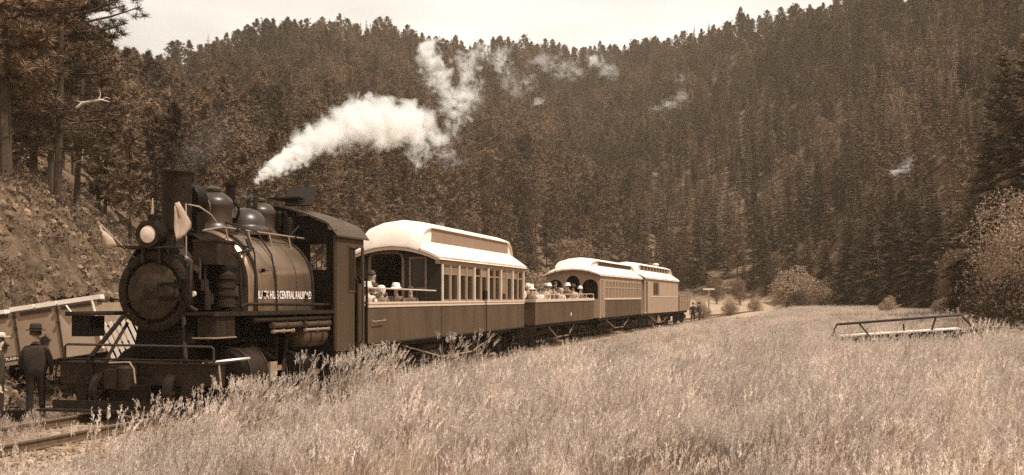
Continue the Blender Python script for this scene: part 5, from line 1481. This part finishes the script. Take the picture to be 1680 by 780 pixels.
# ------------------------------------------------------------------ meadow grass
m_stalk = mat('dry_grass_stalk', .43, rough=.8, var=.3, scale=3, obj_rand=.28, trans=.4, spec=.2)
m_head = mat('seed_head', .60, rough=.85, var=.22, scale=7, obj_rand=.22, trans=.35, spec=.2)
def patchy(m, lo, hi, sc_n=.45):
    """broad drifts of paler and duller growth across the meadow"""
    t = m.node_tree; b = t.nodes['Principled BSDF']; src = b.inputs['Base Color'].links[0].from_socket
    g = t.nodes.new('ShaderNodeNewGeometry'); mp_ = t.nodes.new('ShaderNodeMapping'); mp_.inputs['Scale'].default_value = (1, 1, .2); t.links.new(g.outputs['Position'], mp_.inputs[0])
    n = t.nodes.new('ShaderNodeTexNoise'); n.inputs['Scale'].default_value = sc_n; n.inputs['Detail'].default_value = 5; n.inputs['Roughness'].default_value = .65; t.links.new(mp_.outputs[0], n.inputs[0])
    r = t.nodes.new('ShaderNodeMapRange'); r.inputs['From Min'].default_value = .36; r.inputs['From Max'].default_value = .62; r.inputs['To Min'].default_value = lo; r.inputs['To Max'].default_value = hi; t.links.new(n.outputs[0], r.inputs[0])
    v = t.nodes.new('ShaderNodeVectorMath'); v.operation = 'SCALE'; t.links.new(src, v.inputs[0]); t.links.new(r.outputs[0], v.inputs['Scale'])
    for l in [l for l in t.links if l.from_socket == src and l.to_node != v]: t.links.new(v.outputs[0], l.to_socket)
patchy(m_stalk, .42, 1.15, .35); patchy(m_head, .65, 1.12)
patchy(m_pine, .62, 1.5, .035); patchy(m_spruce, .62, 1.5, .035); patchy(m_youngneedle, .7, 1.3, .035)
def grass_clump(seed, nb, h, spread, heads, lean=.16, wid=.007, hl=.20, nt=15):
    r = np.random.RandomState(seed); T = []; mi = []
    for i in range(nb):
        a = r.rand() * 6.283; q = spread * math.sqrt(r.rand()); b = np.array([math.cos(a) * q, math.sin(a) * q, -.03])
        hh = h * (.55 + .6 * r.rand()); dr = np.array([lean + .16 * r.normal(), .16 * r.normal(), 0])
        w = np.array([math.cos(a + 1.3), math.sin(a + 1.3), 0]) * wid * (.7 + .7 * r.rand())
        m_ = b + dr * hh * .35 + [0, 0, hh * .55]; t = b + dr * hh * 1.15 + [0, 0, hh]
        T += [(b - w, b + w, m_ + w * .8), (b - w, m_ + w * .8, m_ - w * .8), (m_ - w * .8, m_ + w * .8, t)]; mi += [0, 0, 0]
        if i < heads:
            tip = t + (dr * 1.3 + [0, 0, .7]) * hl
            for j in range(nt):
                f = j / nt; c = t * (1 - f) + tip * f; e = r.normal(size=3); e[2] = abs(e[2]) * .8; e /= np.linalg.norm(e)
                e = e * .6 + (tip - t) / hl; e /= np.linalg.norm(e)
                L = hl * .24 * (1.1 - .6 * f) * (.6 + .6 * r.rand()); g = np.cross(e, [.3, .5, .8] + r.normal(size=3) * .5); g /= np.linalg.norm(g) + 1e-6
                T.append((c, c + e * L + g * L * .13, c + e * L * .8 - g * L * .13)); mi.append(1)
    return tris_to_mesh('grass_clump', T, [m_stalk, m_head], mi)
GC = [grass_clump(500 + i, 34, .50, .20, 12) for i in range(3)] + [grass_clump(510, 20, .78, .16, 14, hl=.26, nt=22)] + [grass_clump(511, 46, .34, .30, 8, wid=.008)]
GFAR = [grass_clump(520 + i, 40, .42, .45, 26, wid=.013, hl=.18, nt=6) for i in range(2)]
GX_, GR_, GS_, GP_ = [], [], [], []
PLX = at_px(1476, 45)
def sow(y0, y1, dens, smin, smax, picks, pr, wide=.60):
    A = wide * (y1 ** 2 - y0 ** 2); n = int(A * dens)
    yy = np.sqrt(nr.uniform(y0 ** 2, y1 ** 2, n)); xx = nr.uniform(-wide, wide, n) * yy
    v, zt_, s_ = track_near(xx, yy)
    px = 840 + FPX * xx / yy
    rb_ = np.interp(px, BX, RB)
    clear = 1.75 + .6 * vnoise(xx, yy, .8, 51) + np.where(yy < 17, .75 * sstep((17.8 - yy) / 2), 0)
    path = (yy > 88) & (v < 6.5)
    ok = (v > clear) & (np.hypot(xx, yy) < rb_ + 2) & ~path
    bare = vnoise(xx, yy, .16, 52) + .5 * vnoise(xx, yy, .6, 53)
    ok &= nr.rand(n) < .95 - .45 * sstep((-bare - .18) / .2)
    xx, yy = xx[ok], yy[ok]; v = v[ok]; bare = bare[ok]; m = len(xx)
    z = ground(xx, yy)
    sc_ = nr.uniform(smin, smax, m) * (1 + .45 * bare) * (.55 + .45 * sstep((v - 2.2) / 3))
    sc_ = sc_ * (1 - .5 * np.exp(-(((xx - PLX[0]) / 3.2) ** 4 + ((yy - PLX[1] + 2.2) / 3.4) ** 4)))
    GX_.append(np.stack([xx, yy, z], -1)); GR_.append(np.stack([nr.normal(0, .08, m), nr.normal(.04, .08, m), nr.normal(0, .55, m)], -1))
    GS_.append(np.stack([sc_, sc_, sc_ * nr.uniform(.8, 1.2, m) * np.interp(yy, [25, 40, 70, 110], [1, .72, .5, .42])], -1)); GP_.append(nr.choice(picks, m, p=pr))
sow(4.5, 14, 27, .6, 1.05, [0, 1, 2, 3, 4], [.26, .25, .22, .07, .20])
sow(14, 30, 20, .7, 1.15, [0, 1, 2, 3, 4], [.25, .25, .22, .13, .15])
sow(30, 60, 9, .85, 1.3, [0, 1, 3, 5, 6], [.2, .15, .1, .3, .25])
sow(60, 150, 2.6, 1.1, 1.9, [5, 6], [.5, .5])
# taller stand beside the engine cab, and tufts at the sleepers' ends
for (px0, r0, n, rad, sm, sx_) in ((235, 14.6, 16, .7, .8, 1.0), (405, 18.4, 22, .45, .85, 1.1), (315, 16.4, 12, .6, .75, .95), (545, 21.8, 22, .8, 1.05, 1.35), (450, 20.0, 10, .6, .7, .9), (330, 17.4, 10, .7, .7, .9), (690, 30.5, 18, 1.5, 1.1, 1.5), (620, 26, 14, 1.2, 1.0, 1.5)):
    x0, y0 = at_px(px0, r0); xx = nr.normal(x0, rad * .5, n); yy = nr.normal(y0, rad, n); v, _, _ = track_near(xx, yy); kk = v > 1.45; xx, yy = xx[kk], yy[kk]; n = len(xx)
    sc_ = nr.uniform(sm, sx_, n)
    GX_.append(np.stack([xx, yy, ground(xx, yy)], -1)); GR_.append(np.stack([nr.normal(0, .1, n), nr.normal(.1, .1, n), nr.normal(0, .4, n)], -1)); GS_.append(np.stack([sc_] * 3, -1)); GP_.append(nr.choice([0, 3], n))
n = 420; uu = nr.uniform(-9, 2, n); oo = np.where(nr.rand(n) < .5, nr.uniform(-.62, .45, n), nr.uniform(-2.6, -.95, n))
xx = C0[0] + uu * ED[0] + oo * ED[1]; yy = C0[1] + uu * ED[1] - oo * ED[0]; kk = (oo < -.9) | (uu < -2.5); xx, yy = xx[kk], yy[kk]; n = len(xx); sc_ = nr.uniform(.25, .5, n)
GX_.append(np.stack([xx, yy, ground(xx, yy)], -1)); GR_.append(np.stack([nr.normal(0, .15, n)] * 2 + [nr.uniform(0, 6, n)], -1)); GS_.append(np.stack([sc_] * 3, -1)); GP_.append(nr.choice([0, 4], n))
ga = scatter('meadow_grass', np.concatenate(GX_), np.concatenate(GR_), np.concatenate(GS_), np.concatenate(GP_), GC + GFAR)
tag(ga, 'tall dry seeding grass filling the meadow in front of the train', 'grass', kind='stuff')
print('GRASS', sum(len(a) for a in GX_))
# low weeds between the men and the rails, and on the bank
n = 3600
rr_ = nr.uniform(19, 62, n); pp = nr.uniform(-120, 330, n)
xx = rr_ * np.sin(np.arctan((pp - 840) / FPX)); yy = rr_ * np.cos(np.arctan((pp - 840) / FPX))
v, _, _ = track_near(xx, yy); kk = (v < -2.2) & (nr.rand(n) < np.where(v < -8, .9, .35)); xx, yy = xx[kk], yy[kk]; n = len(xx)
m_weed = mat('bank_weeds', .075, rough=.9, var=.5, scale=5, obj_rand=.4)
def weed(seed):
    r = np.random.RandomState(seed); T = []
    for _ in range(70):
        c = np.array([r.normal() * .22, r.normal() * .22, abs(r.normal()) * .06]); e = r.normal(size=3); e[2] = abs(e[2]); e /= np.linalg.norm(e); g = np.cross(e, [.2, .9, .3]); g /= np.linalg.norm(g) + 1e-6; L = .08 * (.5 + r.rand())
        T.append((c - g * L * .25, c + g * L * .25, c + e * L))
    return tris_to_mesh('weed_tuft', T, m_weed)
sc_ = nr.uniform(.5, 1.3, n)
wd_ = scatter('bank_weeds', np.stack([xx, yy, ground(xx, yy)], -1), np.stack([0 * xx, 0 * xx, nr.uniform(0, 6, n)], -1), np.stack([sc_] * 3, -1), nr.randint(0, 3, n), [weed(i) for i in range(3)])
tag(wd_, 'low weeds and litter covering the pine bank', 'weeds', kind='stuff')
T, wb = leafy_tris(320, 1.3, 2.0, 420, .22, 7); DB = [joined('scrub', T, wb, m_darkleaf)]  # dark scrub added to stand in for the shade under the train
T, wb = leafy_tris(321, 1.0, 1.7, 420, .20, 6); DB.append(joined('scrub_low', T, wb, m_darkleaf))
n = 900; q = nr.uniform(0, 1, n); yy = 32 + 88 * q; xc = np.interp(yy, TR[:, 1][:14], TR[:, 0][:14]); off = nr.uniform(3.0, 10, n); xx = xc - off; s2 = nr.uniform(.55, 1.25, n) * np.interp(off, [3, 6], [.55, 1])
sb_ = scatter('added_shade_scrub', np.stack([xx, yy, ground(xx, yy) - .1], -1), np.stack([0 * xx, 0 * xx, nr.uniform(0, 6, n)], -1), np.stack([s2] * 3, -1), nr.randint(0, 2, n), DB)
tag(sb_, 'added dark scrub beyond the track, standing in for shade under the train', 'scrub', kind='stuff')
# stones: on the bank and along the ballast
m_stone = mat('grey_stone', .16, rough=.95, var=.35, scale=8, bump=.3, obj_rand=.3)
def stone(seed):
    r = np.random.RandomState(seed); mb = MB(); n = 7
    vs = [(0, 0, -.3)]; 
    for z, q in ((-.1, .5), (.15, .45), (.32, .2)):
        for k in range(n):
            a = 6.283 * k / n; vs.append((q * math.cos(a) * (.7 + .5 * r.rand()), q * math.sin(a) * (.7 + .5 * r.rand()), z + .06 * r.normal()))
    vs.append((0, 0, .36)); fs = []
    for k in range(n): fs.append((0, 1 + (k + 1) % n, 1 + k)); fs.append((1 + 2 * n + k, 1 + 2 * n + (k + 1) % n, 1 + 3 * n))
    for l in range(2):
        for k in range(n): fs.append((1 + l * n + k, 1 + l * n + (k + 1) % n, 1 + (l + 1) * n + (k + 1) % n, 1 + (l + 1) * n + k))
    mb.add(vs, fs); return mb.mesh('stone', m_stone, smooth=False)
ST = [stone(i) for i in range(4)]
n = 1500
rr_ = nr.uniform(26, 60, n); pp = nr.uniform(-120, 300, n)
bx_ = rr_ * np.sin(np.arctan((pp - 840) / FPX)); by_ = rr_ * np.cos(np.arctan((pp - 840) / FPX)); v, _, _ = track_near(bx_, by_); kk = v < -7; bx_, by_ = bx_[kk], by_[kk]; bs = nr.uniform(.08, .38, len(bx_))
n = 12000
tt = nr.uniform(-19, 130, n) ; tt = np.where(nr.rand(n) < .6, nr.uniform(-8, 10, n), tt)
P_x = np.interp(tt, np.concatenate([[-62, -22, -10, 0, 6.7], 6.7 + np.cumsum(np.hypot(*np.diff(TR[4:16, :2], axis=0).T))]), TR[:16, 0])
P_y = np.interp(tt, np.concatenate([[-62, -22, -10, 0, 6.7], 6.7 + np.cumsum(np.hypot(*np.diff(TR[4:16, :2], axis=0).T))]), TR[:16, 1])
off = nr.uniform(-2.6, 2.5, n); tx = P_x + off * .968; ty = P_y - off * .252; ts = nr.uniform(.03, .085, n)
X_ = np.concatenate([bx_, tx]); Y_ = np.concatenate([by_, ty]); S_ = np.concatenate([bs, ts])
st_ = scatter('ballast_and_stones', np.stack([X_, Y_, ground(X_, Y_) + .01], -1), nr.uniform(0, 3, (len(X_), 3)), np.stack([S_, S_, S_ * .8], -1), nr.randint(0, 4, len(X_)), ST)
tag(st_, 'loose ballast along the rails and stones on the bank', 'gravel', kind='stuff')

# ------------------------------------------------------------------ plank platform with a bent pipe rail in the meadow
x, y = at_px(1476, 45)
PL = empty('plank_platform', (x, y, .27), R(-6), 'low plank platform with pale top edge and bent pipe rail in the tall grass', 'platform')
PL.rotation_euler = (0, R(-4), R(-8)); PL.scale = (1.05, 1, 1)
for k_ in range(9):
    mb = MB(); a = -2.15 + k_ * .478; mb.box(a, a + .465, -.5, .5, .50, .55); mb.build('deck_plank', m_roofw, PL)
mb = MB(); mb.box(-2.15, 2.15, -.48, -.40, .12, .495); mb.box(-2.15, 2.15, .40, .48, .30, .495); mb.box(2.17, 2.55, -.4, .4, .34, .46); mb.build('bearer', m_dark, PL)
for sx in (-1.9, 0, 1.9): MB().box(sx - .06, sx + .06, -.38, -.28, -.8, .3).build('leg', m_dark, PL)
for yy in (-.52,):
    mb = MB(); mb.tube([(-2.5, yy, .55), (-2.3, yy, 1.0), (2.15, yy, 1.06), (2.5, yy, .6), (2.85, yy, .15)], .055, 6); mb.build('pipe_rail', m_dark, PL)
    mb = MB(); mb.tube([(-1.5, yy, 1.0), (-1.18, yy, .5)], .036, 6); mb.build('brace', m_dark, PL)
    mb = MB(); mb.tube([(1.25, yy, 1.04), (1.08, yy, .55)], .036, 6); mb.build('brace', m_dark, PL)
    mb = MB(); mb.box(.06, .12, yy - .01, yy + .02, .58, .86); mb.build('upright', m_dark, PL)
x, y = at_px(1573, 62)
mb = MB(); mb.tube([(0, 0, -.3), (-.08, 0, 1.3)], .05, 6); o = mb.build('fence_post', m_wood); o.location = (x, y, gz(x, y)); tag(o, 'leaning weathered post in the meadow right of the plank platform', 'post')
mb = MB(); mb.tube([(0, 0, -.3), (-.14, 0, 1.25)], .035, 6); o = mb.build('fence_post', m_wood); o.location = (x + .22, y + .3, gz(x, y)); tag(o, 'thin stake close beside the leaning weathered post', 'post')
x, y = at_px(1163, 112)
CB = empty('crossbar_post', (x, y, gz(x, y)), 0, 'low post carrying one pale crossbar beyond the tail of the train', 'post')
MB().box(-.06, .06, -.06, .06, -.2, 2.9).build('post', m_wood, CB); MB().box(-.6, .6, -.04, .04, 2.9, 3.05).build('crossbar', m_roofw, CB)
x, y = at_px(153, 44)
mb = MB(); mb.tube([(-.65, 0, -.22), (-.4, 0, -.02), (0, .05, .06), (.3, 0, .10), (.62, 0, .02)], [.05, .06, .05, .04, .012], 6); mb.tube([(.2, 0, .1), (.28, 0, .3), (.22, 0, .5)], [.03, .015, .006], 5); mb.tube([(-.4, 0, 0), (-.62, 0, .06)], [.03, .008], 5); mb.tube([(.3, 0, .1), (.5, 0, .2), (.66, 0, .14)], [.02, .014, .006], 5)
o = mb.build('dead_branch', m_roofw); o.location = (x, y, 2 + 317 / FPX * 44 * .96); tag(o, 'bleached bare branch sticking out of the dark pines at the upper left', 'branch')

# ------------------------------------------------------------------ steam
def steam_mat(name, k, col=.97, ns=1.5, th=.62, gain=6.5, edge=2.6):
    m = bpy.data.materials.new(name); m.use_nodes = True; t = m.node_tree; t.nodes.clear()
    out = t.nodes.new('ShaderNodeOutputMaterial'); pv = t.nodes.new('ShaderNodeVolumePrincipled')
    pv.inputs['Color'].default_value = (col, col * .985, col * .95, 1); pv.inputs['Anisotropy'].default_value = .2
    tcn = t.nodes.new('ShaderNodeTexCoord'); ln = t.nodes.new('ShaderNodeVectorMath'); ln.operation = 'LENGTH'
    t.links.new(tcn.outputs['Object'], ln.inputs[0])
    oi = t.nodes.new('ShaderNodeObjectInfo')
    ad = t.nodes.new('ShaderNodeVectorMath'); ad.operation = 'ADD'; t.links.new(tcn.outputs['Object'], ad.inputs[0]); t.links.new(oi.outputs['Location'], ad.inputs[1])
    n = t.nodes.new('ShaderNodeTexNoise'); n.inputs['Scale'].default_value = ns; n.inputs['Detail'].default_value = 7; n.inputs['Roughness'].default_value = .6; n.inputs['Distortion'].default_value = .5
    t.links.new(ad.outputs[0], n.inputs[0])
    def M_(op, a, b):
        q = t.nodes.new('ShaderNodeMath'); q.operation = op
        for i, v in enumerate((a, b)):
            if isinstance(v, (int, float)): q.inputs[i].default_value = v
            else: t.links.new(v, q.inputs[i])
        return q.outputs[0]
    e = M_('SUBTRACT', 1.0, ln.outputs['Value'])
    e = M_('MULTIPLY', e, edge)
    nn = M_('MULTIPLY', M_('SUBTRACT', n.outputs[0], th), gain)
    d = M_('ADD', e, nn)
    q = t.nodes.new('ShaderNodeClamp'); t.links.new(d, q.inputs[0])
    t.links.new(M_('MULTIPLY', q.outputs[0], k), pv.inputs['Density'])
    t.links.new(pv.outputs[0], out.inputs['Volume'])
    return m
ico = {}
def puff_mesh(m):
    if m.name not in ico:
        b = MB(); b.lathe([(math.sin(math.pi * k / 12) + 1e-4, -math.cos(math.pi * k / 12)) for k in range(13)], (0, 0, 0), 'z', 20); ico[m.name] = b.mesh('puff', m)
    return ico[m.name]
def steam(label, puffs, group=None):
    c = puffs[0]
    x, y = at_px(c[0], c[2]); yy = y
    R_ = empty('steam_cloud', (x, y, EYE + (495 - c[1]) / FPX * yy), 0, label, 'steam')
    for (px, py, dist, rp, sy, ks) in puffs:
        x, y = at_px(px, dist); z = EYE + (495 - py) / FPX * y; r = rp / FPX * y * 1.35
        o = link('puff', puff_mesh(SM[ks]), R_); o.location = Vector((x, y, z)) - R_.location; o.scale = (r, r, r * sy); o.rotation_euler = (rnd.uniform(0, 6), rnd.uniform(0, 6), rnd.uniform(0, 6)) if sy == 1 else (0, 0, 0)
    return R_
SM = {3: steam_mat('steam_jet', 15), 2: steam_mat('steam_dense', 4.6), 1: steam_mat('steam_thin', 1.9, ns=1.9, th=.63, gain=9, edge=2.3), 0: steam_mat('steam_wisp', .55, ns=2.1, th=.62, gain=9, edge=2.0), -1: steam_mat('stack_haze', .07, .55)}
steam('thick white steam plume trailing back and up from the engine safety valves', [
    (421, 298, 23.9, 6, 1, 3), (428, 291, 24.1, 9, 1, 3), (438, 284, 24.4, 12, 1, 3), (450, 276, 24.8, 15, 1, 3), (464, 267, 25.2, 18, 1, 3), (479, 257, 25.8, 21, 1, 3),
    (496, 245, 26.4, 25, 1, 2), (512, 232, 27, 28, 1, 2), (530, 226, 27.6, 28, 1, 2), (548, 214, 28.4, 31, 1, 2), (568, 206, 29.2, 34, 1, 2), (590, 192, 30, 34, 1, 2), (606, 208, 30.6, 36, 1, 2),
    (628, 196, 31.5, 34, 1, 2), (648, 208, 32.5, 34, 1, 2), (668, 204, 33.5, 34, 1, 2), (690, 214, 34.5, 30, 1, 1), (700, 192, 35.5, 24, 1, 1), (712, 232, 36, 28, 1, 1), (682, 248, 35, 20, 1.5, 1), (683, 268, 35, 9, 2, 1), (600, 170, 30, 12, 1, 2), (572, 182, 29, 12, 1, 2), (505, 212, 27, 10, 1, 2), (550, 240, 28.5, 18, 1, 1)])
steam('tall curling steam column rising to the skyline above the first coach', [
    (742, 205, 40, 16, 1.6, 1), (752, 178, 41, 24, 1, 1), (738, 160, 42, 30, 1, 1), (724, 136, 43, 26, 1, 1), (712, 115, 44, 26, 1, 1), (700, 92, 45, 20, 1, 2), (703, 76, 45, 15, 1, 2), (690, 100, 45, 12, 1, 1),
    (764, 148, 43, 26, 1, 1), (770, 124, 44, 22, 1, 1), (762, 104, 45, 22, 1, 1), (782, 88, 46, 20, 1, 1), (780, 160, 44, 20, 1, 0), (735, 232, 40, 18, 1.5, 0), (740, 262, 39, 26, .7, 0), (765, 185, 43, 24, 1, 0)])
steam('thinning steam wisp against the skyline right of the tall column', [
    (822, 88, 52, 16, 1, 1), (824, 108, 52, 17, 1, 1), (836, 130, 53, 20, 1, 0), (850, 150, 53, 16, 1, 0), (812, 96, 51, 14, 1, 0)])
steam('faint wide steam veil below the dip in the skyline', [
    (890, 100, 58, 24, .7, 0), (915, 110, 59, 26, .7, 0), (940, 116, 60, 24, .7, 0), (975, 98, 62, 14, 1, 1), (990, 108, 62, 20, 1, 0), (1004, 122, 63, 14, 1, 0), (865, 135, 56, 18, .8, 0)])
steam('small bright steam puff below the veil', [(884, 166, 57, 10, .7, 1), (880, 170, 57, 8, .7, 1)])
steam('small drifting steam scrap on the right hillside, nearer the train', [(1098, 170, 72, 18, .6, 0), (1118, 160, 73, 15, .8, 0), (1075, 178, 72, 13, .5, 0), (1118, 128, 74, 9, 1, 0)])
steam('faintest steam scrap far out on the right hillside', [(1485, 274, 110, 14, .8, 0), (1470, 282, 110, 16, .5, 0), (1495, 262, 110, 9, 1, 0)])
steam('thin brownish smoke hanging over the engine stack', [(310, 262, 21.5, 34, .9, -1), (335, 232, 22.5, 42, 1, -1), (365, 205, 24, 40, 1, -1), (407, 318, 23.7, 14, 1, 0)])

# ------------------------------------------------------------------ the air
hm = bpy.data.materials.new('haze_air'); hm.use_nodes = True; t = hm.node_tree; t.nodes.clear()
out = t.nodes.new('ShaderNodeOutputMaterial'); pv = t.nodes.new('ShaderNodeVolumePrincipled')
pv.inputs['Color'].default_value = (.97, .80, .60, 1); pv.inputs['Density'].default_value = HAZE; pv.inputs['Anisotropy'].default_value = .2
t.links.new(pv.outputs[0], out.inputs['Volume'])
if HAZE > 0:
    b = MB(); b.box(-706, 706, -706, 706, -40, 240); hz = b.build('haze', hm, smooth=False); tag(hz, kind='stuff')
